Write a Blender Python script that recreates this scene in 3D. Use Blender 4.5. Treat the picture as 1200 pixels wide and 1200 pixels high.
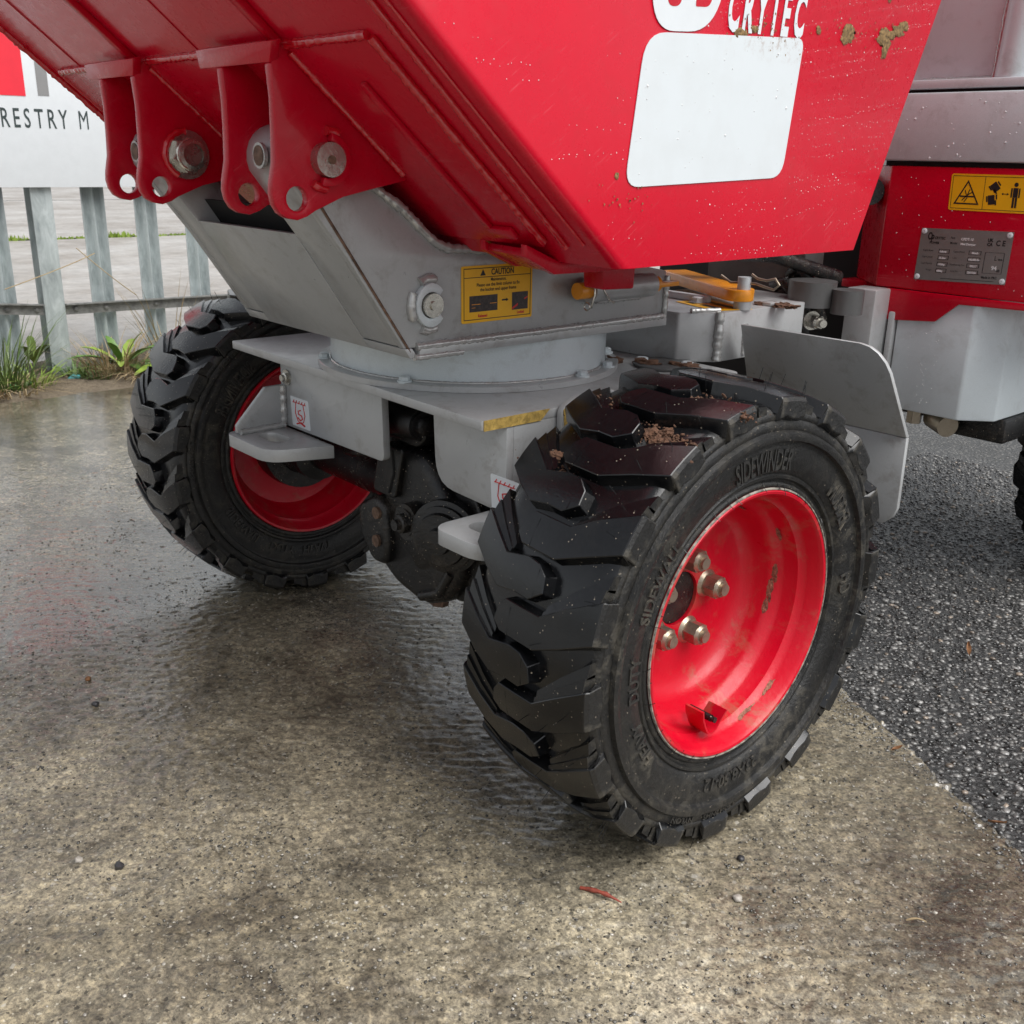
import bpy, bmesh, math, random
import numpy as np
from mathutils import Matrix, Vector, noise

sc = bpy.context.scene
for o in list(bpy.data.objects):
    bpy.data.objects.remove(o)
R = math.radians

# ------------------------------------------------------------------ camera
cd = bpy.data.cameras.new('camera'); cam = bpy.data.objects.new('camera', cd)
sc.collection.objects.link(cam); sc.camera = cam
cd.sensor_width = 36; cd.lens = 36.0; cd.clip_start = 0.02; cd.clip_end = 1000
YAW, PITCH, ROLL = 2.4191, 0.3368, 0.0221
fw = Vector((math.cos(PITCH)*math.cos(YAW), math.cos(PITCH)*math.sin(YAW), -math.sin(PITCH)))
rt = Vector((math.sin(YAW), -math.cos(YAW), 0)); up = rt.cross(fw)
c_, s_ = math.cos(ROLL), math.sin(ROLL)
rt, up = c_*rt + s_*up, -s_*rt + c_*up
m = Matrix((rt, up, -fw)).transposed().to_4x4(); m.translation = (0.6535, -0.9505, 0.8148)
cam.matrix_world = m
cd.dof.use_dof = True; cd.dof.focus_distance = 1.35; cd.dof.aperture_fstop = 24

# ------------------------------------------------------------------ world, sun, exposure
SUN_EL, SUN_AZ = R(58), R(12)          # azimuth measured from +X towards +Y
w = bpy.data.worlds.new('World'); sc.world = w; w.use_nodes = True
nt = w.node_tree; nt.nodes.clear()
wo = nt.nodes.new('ShaderNodeOutputWorld'); bg = nt.nodes.new('ShaderNodeBackground')
sky = nt.nodes.new('ShaderNodeTexSky'); sky.sky_type = 'NISHITA'; sky.sun_disc = False
sky.sun_elevation = SUN_EL; sky.sun_rotation = R(90) - SUN_AZ
sky.dust_density = 2.0; sky.air_density = 1.0; sky.ozone_density = 1.0
hs = nt.nodes.new('ShaderNodeHueSaturation'); hs.inputs['Saturation'].default_value = 0.22
nt.links.new(sky.outputs[0], hs.inputs['Color']); nt.links.new(hs.outputs[0], bg.inputs[0])
nt.links.new(bg.outputs[0], wo.inputs[0]); bg.inputs[1].default_value = 0.06
sd = bpy.data.lights.new('sun', 'SUN'); sd.energy = 1.5; sd.angle = R(56); sd.color = (1, .985, .965)
sun = bpy.data.objects.new('sun', sd); sc.collection.objects.link(sun)
sv = Vector((math.cos(SUN_EL)*math.cos(SUN_AZ), math.cos(SUN_EL)*math.sin(SUN_AZ), math.sin(SUN_EL)))
sun.rotation_euler = (-sv).to_track_quat('-Z', 'Y').to_euler(); sun.location = (3, -3, 6)
vs = sc.view_settings; vs.view_transform = 'Standard'; vs.look = 'None'; vs.gamma = 1
vs.exposure = 1.46; vs.use_curve_mapping = False

# ------------------------------------------------------------------ materials
def new_mat(name):
    mt = bpy.data.materials.new(name); mt.use_nodes = True
    n = mt.node_tree; b = n.nodes['Principled BSDF']
    return mt, n, b
def N(n, t, **k):
    nd = n.nodes.new('ShaderNode' + t)
    for a, v in k.items():
        if a in nd.inputs: nd.inputs[a].default_value = v
        else: setattr(nd, a, v)
    return nd
def coords(n):
    return N(n, 'TexCoord').outputs['Object']
def tex_noise(n, co, scale, detail=4, rough=.55, dist=0):
    t = N(n, 'TexNoise'); t.inputs['Scale'].default_value = scale; t.inputs['Detail'].default_value = detail
    t.inputs['Roughness'].default_value = rough; t.inputs['Distortion'].default_value = dist
    n.links.new(co, t.inputs['Vector']); return t.outputs['Fac']
def ramp(n, fac, stops):
    r = N(n, 'ValToRGB'); e = r.color_ramp.elements
    while len(e) < len(stops): e.new(.5)
    for el, (p, c) in zip(e, stops):
        el.position = p; el.color = (*c, 1) if len(c) == 3 else c
    n.links.new(fac, r.inputs[0]); return r.outputs[0]
def mixc(n, fac, a, b, mode='MIX'):
    x = N(n, 'Mix'); x.data_type = 'RGBA'; x.blend_type = mode
    for sock, v in ((x.inputs[0], fac), (x.inputs[6], a), (x.inputs[7], b)):
        if isinstance(v, (int, float)): sock.default_value = v
        elif isinstance(v, tuple): sock.default_value = (*v, 1) if len(v) == 3 else v
        else: n.links.new(v, sock)
    return x.outputs[2]
def mapr(n, v, a, b, c, d):
    x = N(n, 'MapRange'); n.links.new(v, x.inputs[0])
    for i, q in enumerate((a, b, c, d)): x.inputs[i+1].default_value = q
    return x.outputs[0]
def mth(n, op, a, b=0.0):
    x = N(n, 'Math'); x.operation = op
    for s, v in ((x.inputs[0], a), (x.inputs[1], b)):
        if isinstance(v, (int, float)): s.default_value = v
        else: n.links.new(v, s)
    return x.outputs[0]
def bump(n, b, h, strength, dist):
    x = N(n, 'Bump'); x.inputs['Strength'].default_value = strength; x.inputs['Distance'].default_value = dist
    n.links.new(h, x.inputs['Height']); n.links.new(x.outputs[0], b.inputs['Normal'])

def paint(name, base, rough=.3, metal=0.0, coat=0.0, dirt=0.25, dirtcol=(.12, .09, .06), vary=.12, dscale=14, peel=.12, flake=0, spec=.5, scuff=0):
    mt, n, b = new_mat(name); co = coords(n)
    big = tex_noise(n, co, 5, 5); fine = tex_noise(n, co, 60, 6, .65); dn = tex_noise(n, co, dscale, 9, .72, .4)
    col = mixc(n, mapr(n, big, .3, .7, 0, vary), base, tuple(c*.62 for c in base))
    if flake:
        fl = tex_noise(n, co, 1400, 1)
        col = mixc(n, mapr(n, fl, .35, .7, 0, flake), col, tuple(min(1, c*1.5) for c in base))
    if scuff:
        mpx = N(n, 'Mapping'); n.links.new(co, mpx.inputs[0]); mpx.vector_type = 'TEXTURE'; mpx.inputs['Rotation'].default_value = (R(35), 0, 0); mpx.inputs['Scale'].default_value = (.05, .05, .0022)
        sn = tex_noise(n, mpx.outputs[0], 1, 4, .6, .3); sm_ = mth(n, 'MULTIPLY', mapr(n, sn, .62, .72, 0, 1), mapr(n, tex_noise(n, co, 7, 4), .48, .62, 0, 1))
        col = mixc(n, mth(n, 'MULTIPLY', sm_, scuff), col, tuple(min(1, c+.16) for c in base))
        film = mapr(n, tex_noise(n, co, 3.5, 6, .65), .45, .7, 0, .35)
        col = mixc(n, film, col, tuple(c*.72+.006 for c in base))
    if dirt:
        spots = mth(n, 'MULTIPLY', mapr(n, dn, .52, .70, 0, 1), mapr(n, big, .35, .6, .3, 1))
        col = mixc(n, mth(n, 'MULTIPLY', spots, dirt), col, dirtcol)
    n.links.new(col, b.inputs['Base Color'])
    b.inputs['Metallic'].default_value = metal; b.inputs['Specular IOR Level'].default_value = spec
    n.links.new(mapr(n, fine, .3, .75, rough*.8, rough*1.45), b.inputs['Roughness'])
    if coat:
        b.inputs['Coat Weight'].default_value = coat; b.inputs['Coat Roughness'].default_value = .07
    if peel: bump(n, b, tex_noise(n, co, 160, 3), peel, .0012)
    return mt
def plain(name, base, rough=.5, metal=0.0, vary=.2, scale=40, bmp=.1, **k):
    mt, n, b = new_mat(name); co = coords(n)
    t = tex_noise(n, co, scale, 6, .65)
    n.links.new(mixc(n, mapr(n, t, .3, .7, 0, 1), tuple(c*(1-vary) for c in base), tuple(min(1, c*(1+vary)) for c in base)), b.inputs['Base Color'])
    b.inputs['Roughness'].default_value = rough; b.inputs['Metallic'].default_value = metal
    if bmp: bump(n, b, t, bmp, .002)
    return mt

M = {}
M['red'] = paint('red_paint', (.53, .0, .0165), .27, 0, .18, .16, (.22, .03, .02), .16, 30, .08, spec=.25, scuff=.6)
M['rim'] = paint('rim_red_paint', (.52, .001, .0155), .34, 0, .12, .95, (.30, .12, .075), .10, 15, .25, spec=.35)
M['silver'] = paint('silver_paint', (.40, .408, .41), .34, .22, .15, .5, (.16, .13, .10), .14, 26, .14, .25)
M['silver_hi'] = paint('bounce_cooled_silver_paint', (.55, .60, .62), .40, .10, .15, .3, (.16, .13, .10), .10, 26, .14, .3)  # cool tint in the base offsets red light bounced off the bucket
M['silver_dirty_shaded'] = paint('grimy_shaded_silver_paint', (.085, .085, .084), .42, .2, .1, .8, (.05, .045, .04), .2, 18, .2, .2)  # grime, plus a base darkened to stand in for shade around the linkage
M['weld'] = paint('weld_bead_paint', (.46, .46, .45), .22, .45, .2, .35, (.18, .10, .05), .2, 60, .3)
M['red_weld'] = paint('red_weld_paint', (.55, .002, .012), .2, 0, .6, .1, (.2, .05, .03), .15, 60, .3)
M['orange'] = paint('orange_paint', (.88, .33, .012), .32, 0, .3, .3, (.15, .09, .04), .1, 40, .15)
M['gold'] = plain('scraped_primer', (.40, .27, .07), .6, 0, .5, 140, .6)
M['steel'] = paint('zinc_steel', (.55, .53, .48), .24, .9, 0, .5, (.12, .09, .06), .2, 70, .2)
M['nut'] = paint('weathered_nut_steel', (.40, .34, .26), .33, .8, 0, .6, (.16, .10, .06), .3, 90, .3)
M['rust'] = plain('rusty_steel', (.16, .10, .07), .55, .5, .6, 120, .5)
M['yellow'] = plain('yellow_decal', (.83, .44, .008), .35, 0, .05, 30, 0)
M['ink'] = plain('black_print', (.012, .012, .012), .45, 0, .1, 30, 0)
M['redink'] = plain('red_print', (.55, .02, .02), .45, 0, .1, 30, 0)
M['white'] = plain('white_decal', (.66, .69, .71), .32, 0, .03, 30, 0)
M['photo_dark'] = plain('printed_dark_photo', (.03, .02, .018), .4, 0, .8, 260, 0)
M['plate'] = paint('brushed_nameplate', (.27, .27, .26), .38, .6, 0, .3, (.45, .45, .45), .1, 90, .1)
M['plateink'] = plain('pale_stamped_print', (.7, .7, .7), .5, 0, .1, 30, 0)
M['hole'] = plain('cavity_shade', (.006, .006, .006), .8, 0, .2, 30, 0)  # near-black that stands in for shade behind gaps and in recesses
M['chalk'] = plain('red_sign_print', (.72, .02, .04), .45, 0, .05, 20, 0)
M['greyprint'] = plain('grey_sign_print', (.22, .22, .22), .45, 0, .05, 20, 0)
M['inktext'] = plain('dark_sign_letters', (.03, .045, .045), .45, 0, .2, 60, 0)

def label_mat():
    mt, n, b = new_mat('white_panel_decal'); co = coords(n)
    sep = N(n, 'SeparateXYZ'); n.links.new(co, sep.inputs[0])
    topm = mapr(n, sep.outputs[2], .915, .945, 0, 1)
    right = mapr(n, sep.outputs[1], -.02, .10, 0, 1)
    sp = mapr(n, tex_noise(n, co, 90, 10, .8), .52, .66, 0, 1)
    f = mth(n, 'MULTIPLY', mth(n, 'MULTIPLY', topm, right), sp)
    gr = mapr(n, tex_noise(n, co, 24, 6), .45, .8, 0, .25)
    c0 = mixc(n, gr, (.64, .68, .70), (.50, .51, .50))
    n.links.new(mixc(n, f, c0, (.26, .12, .05)), b.inputs['Base Color'])
    b.inputs['Roughness'].default_value = .3
    bump(n, b, tex_noise(n, co, 300, 2), .05, .001)
    return mt
M['label'] = label_mat()

def rubber(name, base, r0, r1, mud, mudcol, mscale, bstr=.3, scuff=0.0, spec=.5):
    mt, n, b = new_mat(name); co = coords(n); b.inputs['Specular IOR Level'].default_value = spec
    big = tex_noise(n, co, 7, 6); md = tex_noise(n, co, mscale, 10, .75, .6); fine = tex_noise(n, co, 220, 5, .7)
    col = mixc(n, mapr(n, fine, .3, .7, 0, 1), tuple(c*.7 for c in base), tuple(c*1.4 for c in base))
    mk = mth(n, 'MULTIPLY', mapr(n, md, .47, .62, 0, 1), mapr(n, big, .38, .6, .1, 1))
    mk = mth(n, 'MULTIPLY', mk, mud)
    col = mixc(n, mk, col, mudcol)
    v = N(n, 'TexVoronoi'); v.inputs['Scale'].default_value = 300; n.links.new(co, v.inputs['Vector'])
    wn = N(n, 'TexWhiteNoise'); n.links.new(v.outputs['Position'], wn.inputs[0])
    pick = mth(n, 'MULTIPLY', mth(n, 'GREATER_THAN', wn.outputs[0], .88), mth(n, 'LESS_THAN', v.outputs['Distance'], mapr(n, wn.outputs[0], .88, 1, .08, .3)))
    col = mixc(n, mth(n, 'MULTIPLY', pick, scuff), col, (.40, .34, .26))
    n.links.new(col, b.inputs['Base Color'])
    rr = mth(n, 'ADD', mapr(n, big, .3, .7, r0, r1), mth(n, 'MULTIPLY', mk, .35))
    n.links.new(rr, b.inputs['Roughness'])
    bump(n, b, mth(n, 'ADD', fine, mth(n, 'MULTIPLY', md, 1.5)), bstr, .0015)
    return mt
M['tread'] = rubber('wet_tread_rubber', (.0045, .0048, .0055), .08, .22, .12, (.05, .044, .036), 30, .10, .5, .5)
M['sidewall'] = rubber('dusty_sidewall_rubber', (.0105, .0103, .010), .26, .45, .62, (.095, .085, .066), 40, .8, .4, .42)
M['letter'] = rubber('raised_rubber_letters', (.020, .0195, .0185), .30, .5, .7, (.13, .112, .083), 50, .4, .3)
M['axle'] = rubber('grimy_black_casting', (.005, .005, .0055), .10, .26, .25, (.12, .095, .07), 38, .7, .8)
M['soil'] = plain('brown_soil', (.10, .048, .026), .85, 0, .6, 200, .8)
M['mud'] = plain('dried_mud', (.20, .125, .05), .9, 0, .8, 220, .9)

M['mud_dull'] = plain('dull_rim_mud', (.27, .13, .085), .85, 0, .7, 200, .8)
M['beadchalk'] = plain('chalky_bead_dust', (.22, .20, .17), .7, 0, .95, 90, .4)
def concrete():
    mt, n, b = new_mat('wet_concrete'); co = coords(n)
    wv = N(n, 'TexNoise'); wv.inputs['Scale'].default_value = 240; wv.inputs['Detail'].default_value = 3; n.links.new(co, wv.inputs['Vector'])
    va = N(n, 'VectorMath'); va.operation = 'MULTIPLY_ADD'; n.links.new(wv.outputs['Color'], va.inputs[0]); va.inputs[1].default_value = (.006, .006, .006); n.links.new(co, va.inputs[2])
    cw = va.outputs[0]
    a = tex_noise(n, co, 1.25, 5, .62, .6); c = tex_noise(n, co, 8, 6, .72, .4); d = tex_noise(n, co, 62, 5, .8, .3); e = tex_noise(n, co, 190, 4, .8)
    col = ramp(n, a, [(.30, (.085, .074, .053)), (.44, (.170, .150, .110)), (.58, (.245, .220, .168)), (.72, (.34, .315, .26))])
    col = mixc(n, 1.0, col, ramp(n, c, [(.28, (.64, .64, .65)), (.5, (.98, .97, .96)), (.74, (1.3, 1.27, 1.22))]), 'MULTIPLY')
    col = mixc(n, 1.0, col, ramp(n, d, [(.34, (.42, .41, .40)), (.5, (.97, .97, .97)), (.66, (1.6, 1.57, 1.5))]), 'MULTIPLY')
    col = mixc(n, 1.0, col, ramp(n, e, [(.36, (.50, .49, .48)), (.5, (.97, .97, .97)), (.64, (1.5, 1.47, 1.42))]), 'MULTIPLY')
    for sc_, thr, rad, cc, mx in ((210, .80, .42, (.42, .39, .32), .7), (95, .90, .36, (.33, .31, .27), .7), (150, .80, .40, (.022, .019, .014), .8), (260, .72, .45, (.05, .043, .032), .6)):
        v = N(n, 'TexVoronoi'); v.inputs['Scale'].default_value = sc_; n.links.new(cw, v.inputs['Vector'])
        wn = N(n, 'TexWhiteNoise'); n.links.new(v.outputs['Position'], wn.inputs[0])
        r_ = mapr(n, wn.outputs[0], thr, 1.0, rad*.35, rad)
        col = mixc(n, mth(n, 'MULTIPLY', mth(n, 'MULTIPLY', mth(n, 'GREATER_THAN', wn.outputs[0], thr), mth(n, 'LESS_THAN', v.outputs['Distance'], r_)), mx), col, cc)
    stn = tex_noise(n, co, 3.4, 5, .6, 1.2)
    col = mixc(n, 1.0, col, ramp(n, stn, [(.34, (.48, .46, .44)), (.44, (.86, .85, .83)), (.56, (1.05, 1.04, 1.0)), (.68, (1.22, 1.22, 1.2))]), 'MULTIPLY')
    wh = mth(n, 'MULTIPLY', mapr(n, tex_noise(n, co, 3.1, 9, .75), .58, .70, 0, .55), mapr(n, d, .45, .6, 0, 1))
    col = mixc(n, wh, col, (.36, .355, .34))
    at = N(n, 'Attribute'); at.attribute_name = 'dry'
    dry = N(n, 'Clamp'); n.links.new(mth(n, 'ADD', at.outputs['Fac'], mth(n, 'MULTIPLY', mth(n, 'SUBTRACT', c, .5), .9)), dry.inputs[0]); dry = dry.outputs[0]
    col = mixc(n, 1.0, col, ramp(n, dry, [(0, (.90, .90, .92)), (.5, (1, 1, 1)), (1, (1.10, 1.09, 1.07))]), 'MULTIPLY')
    n.links.new(col, b.inputs['Base Color'])
    n.links.new(mapr(n, dry, 0, 1, .20, .58), b.inputs['Roughness'])
    mp = N(n, 'Mapping'); n.links.new(co, mp.inputs[0]); mp.vector_type = 'TEXTURE'; mp.inputs['Rotation'].default_value = (0, 0, R(49)); mp.inputs['Scale'].default_value = (1/16, 1/75, 1/30)
    br = tex_noise(n, mp.outputs[0], 1, 5, .6, .8)
    h = mth(n, 'ADD', mth(n, 'ADD', mth(n, 'MULTIPLY', d, 1.3), mth(n, 'MULTIPLY', tex_noise(n, co, 30, 4), 1.2)), mth(n, 'MULTIPLY', br, 1.3))
    bump(n, b, h, .35, .004)
    film = N(n, 'Bump'); film.inputs['Strength'].default_value = .10; film.inputs['Distance'].default_value = .004; n.links.new(mth(n, 'ADD', mth(n, 'MULTIPLY', d, .8), mth(n, 'MULTIPLY', br, 1.2)), film.inputs['Height'])
    n.links.new(film.outputs[0], b.inputs['Coat Normal'])
    n.links.new(mapr(n, dry, .0, .9, 1.0, .25), b.inputs['Coat Weight']); b.inputs['Coat Roughness'].default_value = .16; b.inputs['Coat IOR'].default_value = 1.7
    return mt
M['concrete'] = concrete()
def asphalt():
    mt, n, b = new_mat('wet_asphalt'); co = coords(n)
    v = N(n, 'TexVoronoi'); v.inputs['Scale'].default_value = 105; n.links.new(co, v.inputs['Vector'])
    wn = N(n, 'TexWhiteNoise'); n.links.new(v.outputs['Position'], wn.inputs[0])
    d = tex_noise(n, co, 160, 6, .7); big = tex_noise(n, co, 2.2, 5)
    st = mth(n, 'MULTIPLY', mth(n, 'GREATER_THAN', wn.outputs[0], .45), mapr(n, v.outputs['Distance'], .25, .55, 1, 0))
    col = mixc(n, mth(n, 'MULTIPLY', st, .8), ramp(n, d, [(.3, (.012, .012, .012)), (.7, (.04, .038, .036))]), ramp(n, d, [(.3, (.09, .085, .08)), (.7, (.24, .23, .215))]))
    n.links.new(col, b.inputs['Base Color'])
    n.links.new(mapr(n, big, .35, .65, .10, .28), b.inputs['Roughness'])
    bump(n, b, mth(n, 'ADD', mapr(n, v.outputs['Distance'], 0, .6, 1, 0), mth(n, 'MULTIPLY', d, .6)), .8, .006)
    return mt
M['asphalt'] = asphalt()
def chips():
    mt, n, b = new_mat('wet_stone_chippings'); co = coords(n)
    at = N(n, 'Attribute'); at.attribute_name = 'tone'
    d = tex_noise(n, co, 500, 4)
    n.links.new(mixc(n, 1.0, at.outputs['Color'], ramp(n, d, [(.3, (.7, .7, .7)), (.7, (1.25, 1.25, 1.25))]), 'MULTIPLY'), b.inputs['Base Color'])
    b.inputs['Roughness'].default_value = .13; b.inputs['Specular IOR Level'].default_value = .7
    bump(n, b, d, .3, .001)
    return mt
M['chips'] = chips()
def soilground():
    mt, n, b = new_mat('verge_soil'); co = coords(n)
    a = tex_noise(n, co, 9, 9, .7); d = tex_noise(n, co, 90, 6, .7)
    col = mixc(n, mapr(n, d, .3, .7, 0, 1), ramp(n, a, [(.35, (.045, .032, .02)), (.65, (.14, .11, .07))]), (.2, .16, .11))
    n.links.new(col, b.inputs['Base Color']); b.inputs['Roughness'].default_value = .8
    bump(n, b, d, .8, .01); return mt
M['soilground'] = soilground()
def faryard():
    mt, n, b = new_mat('pale_yard_concrete'); co = coords(n)
    mp = N(n, 'Mapping'); n.links.new(co, mp.inputs[0]); mp.inputs['Scale'].default_value = (.55, .4, 1)
    a = tex_noise(n, mp.outputs[0], 1.9, 10, .75); d = tex_noise(n, co, 12, 8, .75)
    col = ramp(n, a, [(.32, (.22, .19, .16)), (.5, (.36, .335, .305)), (.7, (.48, .465, .44))])
    col = mixc(n, 1.0, col, ramp(n, d, [(.3, (.7, .7, .7)), (.7, (1.2, 1.2, 1.2))]), 'MULTIPLY')
    n.links.new(col, b.inputs['Base Color'])
    n.links.new(mapr(n, a, .3, .7, .5, .3), b.inputs['Roughness'])
    bump(n, b, d, .3, .02); return mt
M['faryard'] = faryard()
def galv():
    mt, n, b = new_mat('galvanised_steel'); co = coords(n)
    mp = N(n, 'Mapping'); n.links.new(co, mp.inputs[0]); mp.inputs['Scale'].default_value = (1, 1, .35)
    a = tex_noise(n, mp.outputs[0], 22, 8, .7, .6); d = tex_noise(n, co, 120, 4)
    col = ramp(n, a, [(.3, (.25, .285, .29)), (.5, (.40, .445, .445)), (.7, (.56, .61, .61))])
    n.links.new(col, b.inputs['Base Color']); b.inputs['Metallic'].default_value = .2
    n.links.new(mapr(n, a, .3, .7, .55, .4), b.inputs['Roughness']); bump(n, b, d, .2, .002); return mt
M['galv'] = galv()
M['rail'] = plain('weathered_rail_steel', (.17, .17, .16), .55, .3, .45, 40, .3)
def leafmat(name, c1, c2, rough=.42, trans=.25):
    mt, n, b = new_mat(name); co = coords(n)
    n.links.new(mixc(n, mapr(n, tex_noise(n, co, 30, 4), .3, .7, 0, 1), c1, c2), b.inputs['Base Color'])
    b.inputs['Roughness'].default_value = rough
    if trans: b.inputs['Subsurface Weight'].default_value = .0; b.inputs['Transmission Weight'].default_value = 0
    return mt
M['leaf'] = leafmat('green_leaf', (.055, .13, .02), (.12, .22, .045))
M['leaf2'] = leafmat('yellow_green_leaf', (.16, .26, .03), (.26, .34, .06))
M['grass'] = leafmat('grass_blade', (.045, .09, .02), (.13, .17, .05))
M['straw'] = leafmat('dry_straw', (.26, .19, .10), (.40, .31, .18), .7)
M['green_plastic'] = plain('bright_green_plastic', (.01, .42, .11), .35, 0, .1, 60, .05)
M['teal_plastic'] = plain('teal_plastic', (.09, .33, .33), .4, 0, .3, 60, .1)
M['twig'] = plain('red_brown_twig', (.24, .045, .025), .6, 0, .5, 200, .4)
M['deadleaf'] = plain('brown_dead_leaf', (.20, .09, .035), .6, 0, .5, 120, .3)
M['darkstone'] = plain('dark_pebble', (.035, .033, .035), .4, 0, .5, 120, .4)
M['palestone'] = plain('pale_pebble', (.34, .31, .27), .5, 0, .3, 120, .4)
def water():
    mt, n, b = new_mat('rain_water'); b.inputs['Base Color'].default_value = (1, 1, 1, 1)
    b.inputs['Transmission Weight'].default_value = .45; b.inputs['IOR'].default_value = 1.33; b.inputs['Roughness'].default_value = .02
    return mt
M['water'] = water()

# ------------------------------------------------------------------ object helpers
W = {}
def link(o, parent=None, mw=None):
    sc.collection.objects.link(o); mw = mw or Matrix.Identity(4)
    if parent is not None:
        o.parent = parent; o.matrix_parent_inverse = W[parent].inverted()
    o.matrix_basis = mw; W[o] = mw
    return o
def empty(name, loc, parent=None):
    o = bpy.data.objects.new(name, None); o.empty_display_size = .1
    return link(o, parent, Matrix.Translation(loc))
def tag(o, label=None, cat=None, group=None, kind=None):
    for k, v in (('label', label), ('category', cat), ('group', group), ('kind', kind)):
        if v: o[k] = v
    return o
def smooth_by_angle(me, ang=35):
    bm = bmesh.new(); bm.from_mesh(me)
    for f in bm.faces: f.smooth = True
    for e in bm.edges:
        if len(e.link_faces) == 2: e.smooth = e.calc_face_angle(0) < R(ang)
    bm.to_mesh(me); bm.free()
def mk(name, bm, mat, parent=None, sm=35, mw=None, mats=None):
    bmesh.ops.recalc_face_normals(bm, faces=bm.faces)
    me = bpy.data.meshes.new(name); bm.to_mesh(me); bm.free()
    for x in (mats or [mat]): me.materials.append(M[x] if isinstance(x, str) else x)
    if sm: smooth_by_angle(me, sm)
    return link(bpy.data.objects.new(name, me), parent, mw)
def bev(bm, w, seg=2, ang=30, faces_only=None):
    es = [e for e in bm.edges if len(e.link_faces) == 2 and e.calc_face_angle(0) > R(ang)]
    if w and es: bmesh.ops.bevel(bm, geom=es, offset=w, segments=seg, affect='EDGES', profile=.5, clamp_overlap=True)
def add_box(bm, x0, x1, y0, y1, z0, z1):
    vs_ = [bm.verts.new((x, y, z)) for x in (x0, x1) for y in (y0, y1) for z in (z0, z1)]
    for f in ((0, 1, 3, 2), (4, 6, 7, 5), (0, 4, 5, 1), (2, 3, 7, 6), (0, 2, 6, 4), (1, 5, 7, 3)):
        bm.faces.new([vs_[i] for i in f])
    return vs_
def box(name, x0, x1, y0, y1, z0, z1, mat, parent=None, b=.002):
    bm = bmesh.new(); add_box(bm, x0, x1, y0, y1, z0, z1); bmesh.ops.recalc_face_normals(bm, faces=bm.faces); bev(bm, b); return mk(name, bm, mat, parent)
def add_prism(bm, pts, d, holes=()):
    """planar loop pts (3D) extruded by vector d, with optional holes"""
    d = Vector(d); loops = [pts] + list(holes); es = []; allv = []
    for lp in loops:
        vv = [bm.verts.new(p) for p in lp]; allv += vv
        es += [bm.edges.new((vv[i], vv[(i+1) % len(vv)])) for i in range(len(vv))]
    if holes:
        fs = [g for g in bmesh.ops.triangle_fill(bm, edges=es, use_beauty=True)['geom'] if isinstance(g, bmesh.types.BMFace)]
    else:
        fs = [bm.faces.new(allv)]
    ex = bmesh.ops.extrude_face_region(bm, geom=fs)
    bmesh.ops.translate(bm, verts=[g for g in ex['geom'] if isinstance(g, bmesh.types.BMVert)], vec=d)
def prism(name, pts, d, mat, parent=None, b=.0015, holes=(), seg=2):
    bm = bmesh.new(); add_prism(bm, pts, d, holes); bmesh.ops.recalc_face_normals(bm, faces=bm.faces); bev(bm, b, seg); return mk(name, bm, mat, parent)
def px(name, yz, x0, x1, mat, parent=None, b=.0015, holes=(), seg=2):
    return prism(name, [(x0, y, z) for y, z in yz], (x1-x0, 0, 0), mat, parent, b, [[(x0, y, z) for y, z in h] for h in holes], seg)
def py(name, xz, y0, y1, mat, parent=None, b=.0015, holes=(), seg=2):
    return prism(name, [(x, y0, z) for x, z in xz], (0, y1-y0, 0), mat, parent, b, [[(x, y0, z) for x, z in h] for h in holes], seg)
def pz(name, xy, z0, z1, mat, parent=None, b=.0015, holes=(), seg=2):
    return prism(name, [(x, y, z0) for x, y in xy], (0, 0, z1-z0), mat, parent, b, [[(x, y, z0) for x, y in h] for h in holes], seg)
def circ(cx, cy, r, n=20, a0=0, a1=360):
    full = abs(a1-a0) >= 360
    k = n if full else n-1
    return [(cx+r*math.cos(R(a0+(a1-a0)*i/k)), cy+r*math.sin(R(a0+(a1-a0)*i/k))) for i in range(n)]
def roundpoly(pts, r, n=5):
    """round the corners of a 2D polygon; r scalar or list"""
    out = []
    for i, p in enumerate(pts):
        rr = r[i] if isinstance(r, (list, tuple)) else r
        p = Vector(p); a = Vector(pts[i-1])-p; c = Vector(pts[(i+1) % len(pts)])-p
        if rr <= 0: out.append(tuple(p)); continue
        l = min(rr, a.length*.48, c.length*.48); A = p+a.normalized()*l; C = p+c.normalized()*l
        for k in range(n+1):
            t = k/n; out.append(tuple((1-t)**2*A+2*t*(1-t)*p+t*t*C))
    return out
def frame(ax):
    ax = Vector(ax).normalized(); u = ax.orthogonal().normalized(); return u, ax.cross(u), ax
def add_cyl(bm, p0, p1, r0, r1=None, n=24, caps=True, rot=0):
    p0, p1 = Vector(p0), Vector(p1); u, v, a = frame(p1-p0); r1 = r0 if r1 is None else r1
    A, B = [], []
    for i in range(n):
        t = rot+2*math.pi*i/n; q = math.cos(t)*u+math.sin(t)*v
        A.append(bm.verts.new(p0+q*r0)); B.append(bm.verts.new(p1+q*r1))
    for i in range(n): bm.faces.new((A[i], A[(i+1) % n], B[(i+1) % n], B[i]))
    if caps: bm.faces.new(A[::-1]); bm.faces.new(B)
def cyl(name, p0, p1, r, mat, parent=None, n=24, b=.001, r1=None, rot=0):
    bm = bmesh.new(); add_cyl(bm, p0, p1, r, r1, n, True, rot); bev(bm, b); return mk(name, bm, mat, parent)
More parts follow.
